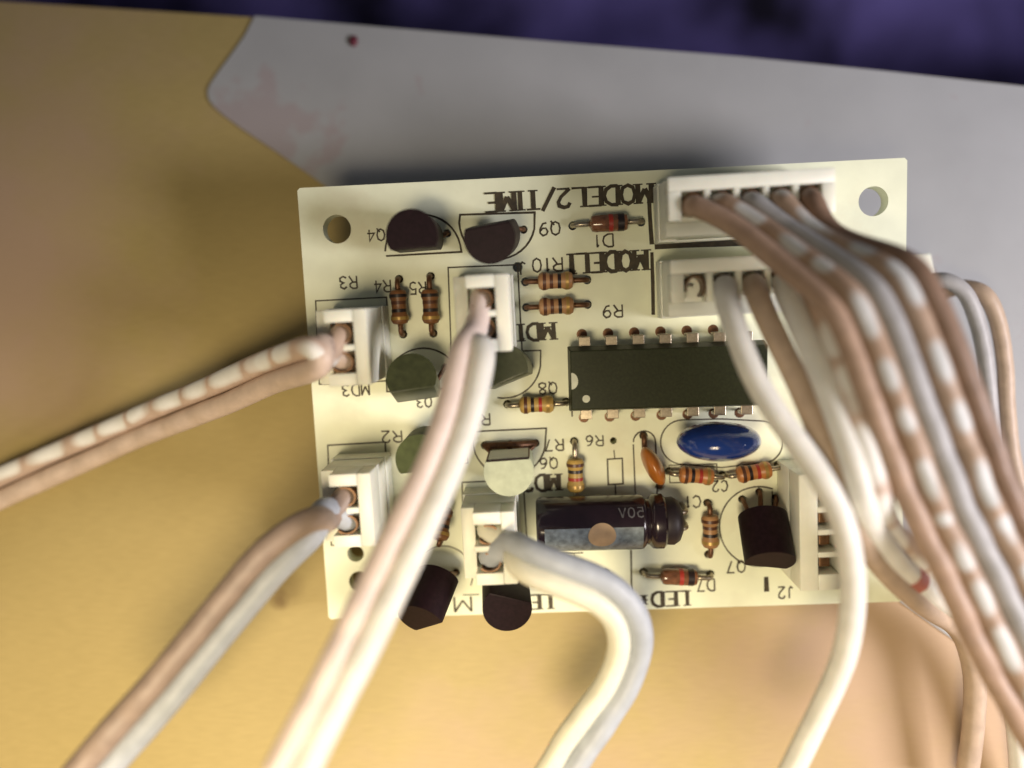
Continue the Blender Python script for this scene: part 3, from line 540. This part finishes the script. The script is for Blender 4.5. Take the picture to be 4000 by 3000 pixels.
# ---- resistors
BANDS = {'brown': ('b_black', 'b_brown', 'b_black', 'b_gold'), 'tan': ('b_brown', 'b_brown', 'b_black', 'b_gold'), 'yellow': ('b_brown', 'b_black', 'b_red', 'b_gold'),
         'orange': ('b_brown', 'b_black', 'b_red', 'b_gold'), 'stand': ('b_brown', 'b_brown', 'b_black', 'b_gold')}
RM = {'brown': 'r_brown', 'tan': 'r_tan', 'yellow': 'r_yellow', 'orange': 'r_orange', 'stand': 'r_brown'}
RN = {'brown': 'dark brown banded resistor', 'tan': 'tan banded resistor', 'yellow': 'ochre banded resistor', 'orange': 'orange banded resistor', 'stand': 'dark brown resistor standing aslant'}
def axial(a, b_, name, k, L=3.4, R=.86):
    a = V(*a); b_ = V(*b_); ax = (b_ - a); ax.z = 0; ln = ax.length; ax.normalize(); c = (a + b_) / 2
    zc = R + .25
    if k == 'stand': zc = 2.6; L = 3.3; ax = (ax + V(0, 0, .55)).normalized()
    c = V(c.x, c.y, zc) + ax * random.uniform(-.15, .15); Mx = Matrix.Translation(c) @ frame_of(ax)
    bm = B()
    if name == 'resistor':
        pr = [(0, -L / 2), (.3, -L / 2), (R * .8, -L / 2 + .12), (R, -L / 2 + .42), (R, -L / 2 + .8), (R * .86, -L / 2 + 1.05), (R * .84, 0), (R * .86, L / 2 - 1.05), (R, L / 2 - .8), (R, L / 2 - .42), (R * .8, L / 2 - .12), (.3, L / 2), (0, L / 2)]
        o = obj('resistor', bm if lathe(bm, pr, Mx, 20) is None else bm, RM[k], root, smooth='auto'); o['label'] = RN[k]
        for i, m in enumerate(BANDS[k]):
            z = (-.62, -.24, .2, .62)[i] * L / 2 * 1.02; rr = R * 1.02 if i in (0, 3) else R * .875
            b2 = B(); lathe(b2, [(rr - .03, z - .17), (rr, z - .15), (rr, z + .15), (rr - .03, z + .17)], Mx, 20); obj('colour_band', b2, m, o, smooth='auto')
    else:
        L = 3.7; R_ = .82
        pr = [(0, -L / 2), (.35, -L / 2), (R_ * .9, -L / 2 + .2), (R_, -L / 2 + .5), (R_, L / 2 - .5), (R_ * .9, L / 2 - .2), (.35, L / 2), (0, L / 2)]
        lathe(bm, pr, Mx, 20); o = obj('diode', bm, 'glass', root, smooth='auto'); o['label'] = 'small amber glass diode with black end band'
        for z0, z1, m in ((.75, 1.4, 'b_black'), (-.1, .35, 'b_red')):
            b2 = B(); lathe(b2, [(R_ - .03, z0), (R_ * 1.02, z0 + .03), (R_ * 1.02, z1 - .03), (R_ - .03, z1)], Mx, 20); obj('colour_band', b2, m, o, smooth='auto')
    for s_, e in ((-1, a), (1, b_)):
        p0 = c + ax * s_ * (L / 2 - .1); pe = V(e.x, e.y, 0)
        b2 = B(); q = p0 + (V(e.x, e.y, p0.z) - p0) * .72
        tube(b2, spline([p0, q, V(e.x, e.y, p0.z * .45) * 1.0, pe + V(0, 0, -.5), pe + V(0, 0, -2.6)], 14), .26, 8)
        obj('lead', b2, 'lead' if k in ('brown', 'tan', 'stand') else 'tin', o, smooth=True)
for r_ in D['res']: axial(r_['a'], r_['b'], 'resistor', r_['k'])
for r_ in D['dio']: axial(r_['a'], r_['b'], 'diode', 'd')

# ---- transistors
TLAB = {'black': 'black transistor with one flat side', 'gloss': 'black transistor with painted olive glare and one flat side', 'pale': 'pale grey-green transistor with one flat side', 'olive': 'transistor with painted olive glare, half hidden by the cream cable'}
for t in D['tra']:
    a, b_ = V(*t['base']), V(*t['top']); ax = (b_ - a).normalized(); L = 4.7
    a = b_ - ax * L; fl = V(math.cos(math.radians(t['flat'])), math.sin(math.radians(t['flat'])), 0)
    fl = (fl - ax * fl.dot(ax)).normalized(); sd = ax.cross(fl)
    R = 2.3; fd = 1.15; th0 = math.acos(fd / R); prof = []
    for k in range(49):
        th = th0 + (2 * math.pi - 2 * th0) * k / 48; prof.append((R * math.cos(th), R * math.sin(th)))
    Mx = Matrix((fl, sd, ax)).transposed().to_4x4(); Mx.translation = a
    bm = B(); lo_ = [bm.verts.new(Mx @ V(x, y, 0)) for x, y in prof]; hi_ = [bm.verts.new(Mx @ V(x, y, L)) for x, y in prof]
    for k in range(49): bm.faces.new((lo_[k], lo_[(k + 1) % 49], hi_[(k + 1) % 49], hi_[k]))
    tf = bm.faces.new(hi_); bf = bm.faces.new(lo_)
    es = [e for e in bm.edges if e in tf.edges or e in bf.edges or (e.verts[0] in (lo_[0], lo_[48]) and e.verts[1] in (hi_[0], hi_[48]))]
    bmesh.ops.bevel(bm, geom=list(set(es)), offset=.11, segments=2, affect='EDGES', profile=.6)
    o = obj('transistor', bm, t['mat'], root, smooth='auto'); o['label'] = TLAB[t['mat']]
    if t['mat'] == 'pale':
        bm = B(); box(bm, (1.02, -1.95, L - .22), (1.22, 1.95, L + .03), Mx, .04); obj('edge_line', bm, 'black', o)
        bm = B(); box(bm, (1.10, -1.84, .12), (1.19, 1.84, L - .26), Mx, .03); obj('flat_face', bm, 'flat_face', o)
        for sy in (-1, 1):
            bm = B(); box(bm, (1.04, sy * 1.93 - .07, .1), (1.2, sy * 1.93 + .07, L - .24), Mx, .03); obj('edge_line', bm, 'lead', o)
        h0, h1 = V(*t['holes'][0]), V(*t['holes'][2]); bm = B()
        tube(bm, [h0 + V(0, 0, .35), (h0 + h1) / 2 + V(0, 0, .5), h1 + V(0, 0, .35)], .38, 10); obj('brown_bar', bm, 'lead', o, smooth=True)  # brown bar laid across the two outer holes
    hs = sorted(t['holes'], key=lambda h: V(*h).dot(sd))
    for i, h in enumerate(hs):
        p0 = a + sd * (i - 1) * 1.27 + fl * .3 + ax * .2; p1 = p0 - ax * .7; e = V(*h)
        b2 = B(); tube(b2, spline([p0, p1, (p1 + V(e.x, e.y, .5)) / 2, V(e.x, e.y, .3), V(e.x, e.y, -.8), V(e.x, e.y, -2.4)], 16), .24, 6); obj('lead', b2, 'lead', o, smooth=True)

# ---- chip
ic = D['ic']; A_, Bq, C_, D_ = V(*ic['a']), V(*ic['bb']), V(*ic['bl']), V(*ic['br'])
ex = (D_ - C_).normalized(); ex.z = 0; ex.normalize(); ey = V(-ex.y, ex.x, 0); cc = (A_ + Bq + C_ + D_) / 4
Mi = Matrix((ex, ey, V(0, 0, 1))).transposed().to_4x4(); Mi.translation = V(cc.x, cc.y, 0)
lx = 18.5 / 2; ly = 6.2 / 2; ZI = 3.9
bm = B(); secs = [(.30, .5), (0, 2.0), (0, 2.3), (.35, ZI)]; rings = []
for ins, z in secs:
    rings.append([bm.verts.new(Mi @ V(sx * (lx - ins * .5), sy * (ly - ins), z)) for sx, sy in ((-1, -1), (1, -1), (1, 1), (-1, 1))])
for a, b_ in zip(rings, rings[1:]):
    for k in range(4): bm.faces.new((a[k], a[(k + 1) % 4], b_[(k + 1) % 4], b_[k]))
bm.faces.new(rings[-1]); bm.faces.new(rings[0])
bmesh.ops.bevel(bm, geom=list(bm.edges), offset=.07, segments=1, affect='EDGES')
chip = obj('chip', bm, 'chip', root, smooth='auto'); chip['label'] = 'black fourteen-pin chip in the middle of the board'
bm = B(); lathe(bm, [(0, ZI - .1), (.36, ZI - .1), (.36, ZI + .006), (0, ZI + .006)], Mi @ Matrix.Translation((-lx + 1.55, -ly + 1.35, 0)), 18); obj('dot_mark', bm, 'chip_mark', chip)
bm = B(); n = 14
vs0 = [V(-lx + .22 + .62 * math.cos(-math.pi / 2 + math.pi * k / n), .78 * math.sin(-math.pi / 2 + math.pi * k / n) - .05, 0) for k in range(n + 1)]
lo_ = [bm.verts.new(Mi @ (v + V(0, 0, ZI - .1))) for v in vs0]; hi_ = [bm.verts.new(Mi @ (v + V(0, 0, ZI + .006))) for v in vs0]
for k in range(n + 1): bm.faces.new((lo_[k], lo_[(k + 1) % (n + 1)], hi_[(k + 1) % (n + 1)], hi_[k]))
bm.faces.new(hi_); bm.faces.new(lo_); obj('notch', bm, 'chip_mark', chip)
for sy in (-1, 1):
    for i in range(7):
        x = (i - 3) * 2.54; bm = B()
        box(bm, (x - .55, 0, 2.02), (x + .55, .95, 2.28), Mi @ Matrix.Translation((0, sy * (ly - .1) + (0 if sy > 0 else -.95), 0)), .05)
        box(bm, (x - .55, -.13, .9), (x + .55, .13, 2.0), Mi @ Matrix.Translation((0, sy * (ly + .72), 0)), .04)
        box(bm, (x - .25, -.12, -2.6), (x + .25, .12, .88), Mi @ Matrix.Translation((0, sy * (ly + .73), 0)), .03)
        obj('pin', bm, 'tin', chip)
        bm = B(); lathe(bm, [(0, .003), (.52, .003), (.46, .012), (0, .012)], Mi @ Matrix.Translation((x - .1, sy * (ly + 1.0), 0)), 14); obj('solder_hole', bm, 'lead', chip)

# ---- electrolytic capacitor lying on its side
a, b_ = V(*D['ecap']['a']), V(*D['ecap']['b']); ax = (b_ - a).normalized(); L = (b_ - a).length; R = 2.62
Mx = Matrix.Translation(a) @ frame_of(ax, V(0, 0, 1))
bm = B(); Lc = L - 1.75
lathe(bm, [(0, .12), (1.9, .1), (2.25, 0), (R - .12, .12), (R, .5), (R, Lc - 2.35), (R - .05, Lc - 2.1), (R - .42, Lc - 1.75), (R - .42, Lc - 1.55), (R - .06, Lc - 1.2), (R, Lc - .9), (R, Lc - .2), (R - .2, Lc), (1.8, Lc)], Mx, 40)
ec = obj('electrolytic_capacitor', bm, 'sleeve', root, smooth='auto'); ec['label'] = 'black electrolytic capacitor lying on its side with grey stripe'
bm = B(); lathe(bm, [(1.75, Lc - .1), (2.25, Lc + .05), (2.3, Lc + .8), (1.95, Lc + 1.35), (1.2, Lc + 1.7), (0, Lc + 1.75)], Mx, 28); obj('rubber_end', bm, 'rubber', ec, smooth='auto')
def patch(pts2, rr):                         # (z along, angle) outline on the sleeve -> thin patch; angle 0 = up, + = towards the lower edge of the photo
    bm = B(); vs_ = []
    X = frame_of(ax, V(0, 0, 1)).to_3x3()
    for z, an in pts2:
        d = V(0, 0, 1) * math.cos(an) + (V(0, 0, 1).cross(ax)).normalized() * -math.sin(an)
        vs_.append(bm.verts.new(a + ax * z + d * rr))
    return bm, vs_
def strip(z0, z1, a0, a1, rr, n=8, nz=1, th=.03):
    bm = B(); out = V(0, 0, 1); side = ax.cross(V(0, 0, 1)).normalized()
    def P(z, an, q): return bm.verts.new(a + ax * z + (out * math.cos(an) + side * math.sin(an)) * q)
    gr = [[P(z0 + (z1 - z0) * j / nz, a0 + (a1 - a0) * i / n, rr) for i in range(n + 1)] for j in range(nz + 1)]
    gi = [[P(z0 + (z1 - z0) * j / nz, a0 + (a1 - a0) * i / n, rr - th) for i in range(n + 1)] for j in range(nz + 1)]
    for j in range(nz):
        for i in range(n):
            bm.faces.new((gr[j][i], gr[j][i + 1], gr[j + 1][i + 1], gr[j + 1][i])); bm.faces.new((gi[j][i], gi[j + 1][i], gi[j + 1][i + 1], gi[j][i + 1]))
    for j in range(nz):
        for i in (0, n): bm.faces.new((gr[j][i], gr[j + 1][i], gi[j + 1][i], gi[j][i]))
    for i in range(n):
        for j in (0, nz): bm.faces.new((gr[j][i], gr[j][i + 1], gi[j][i + 1], gi[j][i]))
    return bm
obj('stripe', strip(.75, Lc - 2.3, -.10, .95, R + .018), 'stripe', ec, smooth='auto')
out = V(0, 0, 1); side = ax.cross(V(0, 0, 1)).normalized(); bm = B(); n = 28; ctr = None; ring = []
for k in range(n):
    th = 2 * math.pi * k / n; z = 6.1 + 1.3 * math.cos(th); an = .20 + .48 * math.sin(th)
    ring.append(bm.verts.new(a + ax * z + (out * math.cos(an) + side * math.sin(an)) * (R + .04)))
mid = [bm.verts.new(a + ax * (6.1 + .7 * math.cos(2 * math.pi * k / n)) + (out * math.cos(.20 + .24 * math.sin(2 * math.pi * k / n)) + side * math.sin(.20 + .24 * math.sin(2 * math.pi * k / n))) * (R + .045)) for k in range(n)]
cv = bm.verts.new(a + ax * 6.1 + (out * math.cos(.2) + side * math.sin(.2)) * (R + .047))
for k in range(n):
    bm.faces.new((ring[k], ring[(k + 1) % n], mid[(k + 1) % n], mid[k])); bm.faces.new((mid[k], mid[(k + 1) % n], cv))
obj('tan_mark', bm, 'disc', ec, smooth=True)
bm = B(); letters(bm, '50V', 2.3, .95, False); bmesh.ops.subdivide_edges(bm, edges=list(bm.edges), cuts=2)
for v in bm.verts:
    z = 8.9 - v.co.x; an = -.62 + v.co.y / R * -1; rr = R + .02 + v.co.z * .5
    v.co = a + ax * z + (out * math.cos(an) + side * math.sin(an)) * rr
obj('sleeve_lettering', bm, 'mark', ec)
for s_ in (-1, 1):
    p0 = a + ax * (L - .1) + side * s_ * .8; bm = B()
    tube(bm, spline([p0 - ax * .6, p0 + ax * .25, p0 + ax * .6 + V(0, 0, -.9), V(p0.x, p0.y, -.3) + ax * .55, V(p0.x, p0.y, -2.5) + ax * .55], 14), .25, 8); obj('lead', bm, 'tin', ec, smooth=True)

# ---- blue and orange dipped capacitors
def dipped(name, c, rx, ry, rz, ang, m, label, leads):
    bm = B(); bmesh.ops.create_uvsphere(bm, u_segments=36, v_segments=20, radius=1)
    Mx = Matrix.Translation(c) @ Matrix.Rotation(ang, 4, 'Z') @ Matrix.Diagonal((rx, ry, rz, 1))
    for v in bm.verts:
        k = noise.noise(v.co * 1.3 + V(*c) * .1) * .035
        v.co = Mx @ (v.co * (1 + k))
    o = obj(name, bm, m, root, smooth=True); o['label'] = label
    for e in leads:
        p = V(e[0], e[1], 0); q = V(e[0] + (c[0] - e[0]) * .12, c[1] + (e[1] - c[1]) * .25, c[2] - rz * .72)
        bm = B(); tube(bm, spline([q + V(0, 0, .6), q, (p + q) / 2, p + V(0, 0, .2), p + V(0, 0, -2.6)], 14), .28, 8); obj('lead', bm, 'lead', o, smooth=True)
dipped('disc_capacitor', V(*D['blue']), 3.85, 1.75, 3.5, math.atan2(ex.y, ex.x) + .01, 'blue', 'glossy blue disc capacitor', D['bluel'])
oa, ob_ = V(*D['orange']['a']), V(*D['orange']['b'])
dipped('ceramic_capacitor', (oa + ob_) / 2, (ob_ - oa).length / 2 + .1, .85, 2.0, math.atan2((ob_ - oa).y, (ob_ - oa).x), 'orange', 'thin orange ceramic capacitor set aslant', D['orangel'])

# ---- connectors: white header on the board, plug of a cable inside it
def conn_frame(c, o):
    M_ = Matrix.Translation((c['c'][0], c['c'][1], 0)) @ Matrix.Rotation(math.radians(.6), 4, 'Z')
    return M_ @ (Matrix.Rotation(-math.pi / 2, 4, 'Z') if o == 'v' else Matrix.Identity(4))
def header(c, tall=2.6, label=None):
    n = c['n']; p = 2.5; hl = (n - 1) * p / 2 + 2.2; hw = 2.7; t = .24
    Mx = conn_frame(c, c['o']); bm = B()
    box(bm, (-hl, -hw, .04), (hl, hw, 1.0), Mx, .08)
    box(bm, (-hl, hw - t, .98), (hl, hw, tall), Mx, .1)
    box(bm, (-hl, -hw, .98), (-hl + .3, hw - t - .01, tall), Mx, .06); box(bm, (hl - .3, -hw, .98), (hl, hw - t - .01, tall), Mx, .06)
    box(bm, (-hl + .31, -hw, .98), (-hl + 1.6, -hw + .28, tall), Mx, .06); box(bm, (hl - 1.6, -hw, .98), (hl - .31, -hw + .28, tall), Mx, .06)
    o = obj('connector_header', bm, 'nylon', root, smooth='auto'); o['label'] = label or 'white plastic socket for a cable plug'
    for i in range(n):
        bm = B(); x = (i - (n - 1) / 2) * p; box(bm, (x - .32, -.32 + .2, -2.6), (x + .32, .32 + .2, 5.6), Mx, .08); obj('pin', bm, 'brass', o)
    return Mx
def plug(parent, c, zt=9.0, T=BM):
    """plug body with open crimp windows; returns mouth points in world mm"""
    n = c['n']; p = 2.5; hl = (n - 1) * p / 2 + 2.08; hw = 2.48; Mx = T @ conn_frame(c, c['o']); org = ORG_ABS[parent.name]
    Mx = Matrix.Translation(-org) @ Mx; bm = B(); cw = .98; chy = 1.25
    box(bm, (-hl, -hw, 1.1), (hl, hw, 5.6), Mx, .06)
    box(bm, (-hl, chy, 5.58), (hl, hw, zt), Mx, .1); box(bm, (-hl, -hw, 5.58), (hl, -chy, zt - 1.9), Mx, .1)
    xs = [-hl] + [k for i in range(n) for k in ((i - (n - 1) / 2) * p - cw, (i - (n - 1) / 2) * p + cw)] + [hl]
    for k in range(0, len(xs), 2): box(bm, (xs[k], -chy + .01, 5.58), (xs[k + 1], chy - .01, zt), Mx, .06)
    o = obj('plug', bm, 'nylon', parent, smooth='auto'); mouths = []
    for i in range(n):
        x = (i - (n - 1) / 2) * p; bm = B(); N_ = 10; R0, R1 = .98, .84
        rings = []
        for z in (5.7, zt - .15 + random.uniform(0, .3)):
            rings.append([[bm.verts.new(Mx @ V(x + q * math.cos(th) * .92, .02 + q * math.sin(th) * 1.08, z)) for th in [-.9 + (math.pi + 1.2) * k / N_ for k in range(N_ + 1)]] for q in (R0, R1)])
        (a0, a1), (b0, b1) = rings
        for k in range(N_):
            bm.faces.new((a0[k], a0[k + 1], b0[k + 1], b0[k])); bm.faces.new((a1[k], b1[k], b1[k + 1], a1[k + 1])); bm.faces.new((b0[k], b0[k + 1], b1[k + 1], b1[k]))
        for k in (0, N_): bm.faces.new((a0[k], b0[k], b1[k], a1[k]))
        obj('terminal', bm, 'brass', o, smooth='auto')
        mouths.append(T @ conn_frame(c, c['o']) @ V(x, 0, 6.0))
    return mouths
ORG_ABS = {}
CN = D['conn']
for i, c in enumerate(CN[:6]): header(c)
# the four-pin socket at the right edge stands open
c = CN[6]; n = 4; p = 2.1; hl = 1.5 * p + 2.3; hw = 2.6; Mx = conn_frame(c, 'v'); bm = B(); zt = 6.5; cw = .8; chy = .95
box(bm, (-hl, -hw, .04), (hl, hw, 3.6), Mx, .06)
box(bm, (-hl, chy, 3.58), (hl, hw, zt), Mx, .1); box(bm, (-hl, -hw, 3.58), (hl, -chy, zt), Mx, .1)
xs = [-hl] + [k for i in range(n) for k in ((i - 1.5) * p - cw, (i - 1.5) * p + cw)] + [hl]
for k in range(0, len(xs), 2): box(bm, (xs[k], -chy + .01, 3.58), (xs[k + 1], chy - .01, zt), Mx, .06)
o = obj('connector_header', bm, 'nylon', root, smooth='auto'); o['label'] = 'empty white four-pin socket at the right edge'
for i in range(n):
    bm = B(); x = (i - 1.5) * p; box(bm, (x - .5, -.5, 3.6), (x + .5, .5, 5.4), Mx, .1); obj('pin', bm, 'brass', o)

# ------------------------------------------------------------------ cables (things of their own, plugged into the board)
def cable(label, loc, name='cable', group='cables plugged into the board'):
    o = empty(name, loc); ORG_ABS[o.name] = Vector(loc); return tag(o, label, 'cable', group)
def wire(parent, pts, r, m, n=None, samples=120):
    org = ORG_ABS[parent.name]; bm = B(); sd_ = random.uniform(0, 50)
    pts = [p + noise.noise_vector(V(k * .055, sd_, 0)) * .13 * min(1, k / 30) for k, p in enumerate(pts if n is None else spline(pts, n))]; n = None; r0 = r
    r = lambda t, L_=len(pts): r0 * (1 + .045 * noise.noise(V(t * L_ * .05, sd_, 9)))
    tube(bm, [p - org for p in (pts if n is None else spline(pts, n))], r, 12); return obj('wire', bm, m, parent, smooth=True)
NB = BM.to_3x3() @ V(0, 0, 1)
def ease(P, span=30.0, step=.4, it=45):
    """even spacing, and the first stretch out of the plug relaxed to a smooth bend"""
    Q = [P[0]]; acc = 0
    for a, b_ in zip(P, P[1:]):
        d = (b_ - a).length
        while acc + d >= step and d > 1e-9:
            t = (step - acc) / d; a = a + (b_ - a) * t; Q.append(a.copy()); d = (b_ - a).length; acc = 0
        acc += d
    Q.append(P[-1]); m = min(len(Q) - 2, int(span / step))
    for _ in range(it):
        N_ = Q[:]
        for k in range(6, m):
            wgt = .5 * min(1, (m - k) / (m * .5)); N_[k] = Q[k] + ((Q[k - 1] + Q[k + 1]) / 2 - Q[k]) * wgt
        Q = N_
    return Q
def twisted(parent, mouths, path, r, mats, pitch, flat=1.0, n=220, lead=.12, off=None, phase=0.0, sep=1.04, settle=0.0):
    """wires leave their mouths, then wind round the path"""
    C_ = spline(path, n); k = len(mouths); R_ = off if off is not None else r * sep
    ss = [0]
    for a, b_ in zip(C_, C_[1:]): ss.append(ss[-1] + (b_ - a).length)
    out = []
    for i in range(k):
        mo = mouths[i]; st_ = (C_[int(n * lead)] - mo); st_ -= NB * st_.dot(NB); st_.normalize()
        pts = [mo, mo + NB * 1.5, mo + NB * 2.6 + st_ * 1.3, mo + NB * 3.5 + st_ * 3.4]
        for j in range(int(n * lead), n):
            t = (C_[min(j + 1, n - 1)] - C_[j - 1]).normalized(); u = t.cross(NB).normalized(); w_ = u.cross(t)
            th = phase + 2 * math.pi * (i / k) + 2 * math.pi * ss[j] / pitch
            jit = noise.noise(V(ss[j] * .05, i * 3.7, phase)) * .35
            amp = R_ * (1 + jit * .3)
            pts.append(C_[j] + u * math.cos(th) * amp + w_ * math.sin(th) * amp * flat)
        # smooth the hand-over
        fine = ease(spline(pts[:4] + pts[4::4], n * 2))
        out.append(wire(parent, fine, r, mats[i]))
    return out
def run(parent, mouths, path, r, mats, lat, hgt, n=300, lead=.12, grow=0.0, wander=.35, seed=1.7):
    """wires run side by side at lateral offsets lat and heights hgt (in r), wandering a little like real flex"""
    C_ = spline(path, n); ss = [0]
    for a, b_ in zip(C_, C_[1:]): ss.append(ss[-1] + (b_ - a).length)
    for i, mo in enumerate(mouths):
        st_ = (C_[int(n * lead)] - mo); st_ -= NB * st_.dot(NB); st_.normalize()
        pts = [mo, mo + NB * 1.5, mo + NB * 2.6 + st_ * 1.3, mo + NB * 3.5 + st_ * 3.4]
        for j in range(int(n * lead), n, 4):
            t = (C_[min(j + 1, n - 1)] - C_[j - 1]).normalized(); u = NB.cross(t).normalized(); w_ = t.cross(u); g_ = 1 + grow * ss[j] / ss[-1]
            la = lat[i] + noise.noise(V(ss[j] * .055, i * 5.3, seed)) * wander * 2
            he = hgt[i] + noise.noise(V(ss[j] * .06, i * 3.1, seed + 4)) * wander + .10 * math.sin(2 * math.pi * ss[j] / 4.2 + i)
            pts.append(C_[j] + u * la * r * g_ + w_ * he * r)
        wire(parent, ease(spline(pts, n * 2)), r * (1 + .04 * (i % 2)), mats[i])
def world_of(c): return BM @ V(c['c'][0], c['c'][1], 0)

c = cable('two-wire cable running off to the left edge, white dashes over tan', world_of(CN[0]))
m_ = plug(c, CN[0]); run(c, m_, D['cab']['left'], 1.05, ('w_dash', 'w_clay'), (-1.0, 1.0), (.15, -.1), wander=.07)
c = cable('brown and grey two-wire cable running to the lower left corner', world_of(CN[1]))
m_ = plug(c, CN[1]); run(c, m_, D['cab']['lower_left'], 1.1, ('w_drab', 'w_slate'), (-.8, .8), (.62, -.62), wander=.12, seed=3.3)
c = cable('cream two-wire cable crossing the board to the bottom edge', world_of(CN[2]))
m_ = plug(c, CN[2]); run(c, m_, D['cab']['middle'], 1.02, ('w_pink', 'w_white'), (-.9, .9), (0, .1), wander=.08, seed=6.1)
c = cable('pale two-wire cable curling right then down below the board', world_of(CN[3]))
m_ = plug(c, CN[3]); run(c, m_, D['cab']['lower_mid'], 1.02, ('w_cream', 'w_slate'), (-.92, .92), (.15, -.05), wander=.12, seed=8.2)
c = cable('thick brown five-wire bundle arching down the right side', world_of(CN[4]))
m_ = plug(c, CN[4], zt=7.6)
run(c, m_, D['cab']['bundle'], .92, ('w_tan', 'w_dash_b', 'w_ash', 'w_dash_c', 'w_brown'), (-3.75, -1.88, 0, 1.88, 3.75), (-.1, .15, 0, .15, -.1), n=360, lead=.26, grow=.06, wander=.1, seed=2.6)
c = cable('four loose white and tan wires slanting over the chip corner', world_of(CN[5]))
m_ = plug(c, CN[5], zt=7.6)
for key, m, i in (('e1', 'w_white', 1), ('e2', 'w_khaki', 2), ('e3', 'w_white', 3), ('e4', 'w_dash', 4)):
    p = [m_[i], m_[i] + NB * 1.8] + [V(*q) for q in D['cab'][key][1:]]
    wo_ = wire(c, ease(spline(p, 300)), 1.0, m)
    if key == 'e3':
        sp = spline([V(*q) - ORG_ABS[c.name] for q in D['cab'][key][1:]], 100)[61:64]
        b2 = B(); tube(b2, sp, 1.1, 12); o = obj('red_sleeve', b2, 'red', c, smooth='auto'); o['label'] = 'short red sleeve on a grey wire'
lp = V(*D['cab']['loopplug'])
c = cable('grey and beige wires looping on the paper beside the bundle, with small plug', (lp.x, lp.y, .3), group='cables plugged into the board')
del c['group']
bm = B(); box(bm, (-1.2, -1.2, .0), (1.2, 1.2, 2.4), Matrix.Rotation(.1, 4, 'Z'), .3); obj('plug', bm, 'nylon', c, smooth='auto')
for key, m in (('loop1', 'w_ash'), ('loop2', 'w_khaki')):
    wire(c, [V(lp.x, lp.y, 1.8)] + [V(*q) for q in D['cab'][key]], .8, m, n=120)
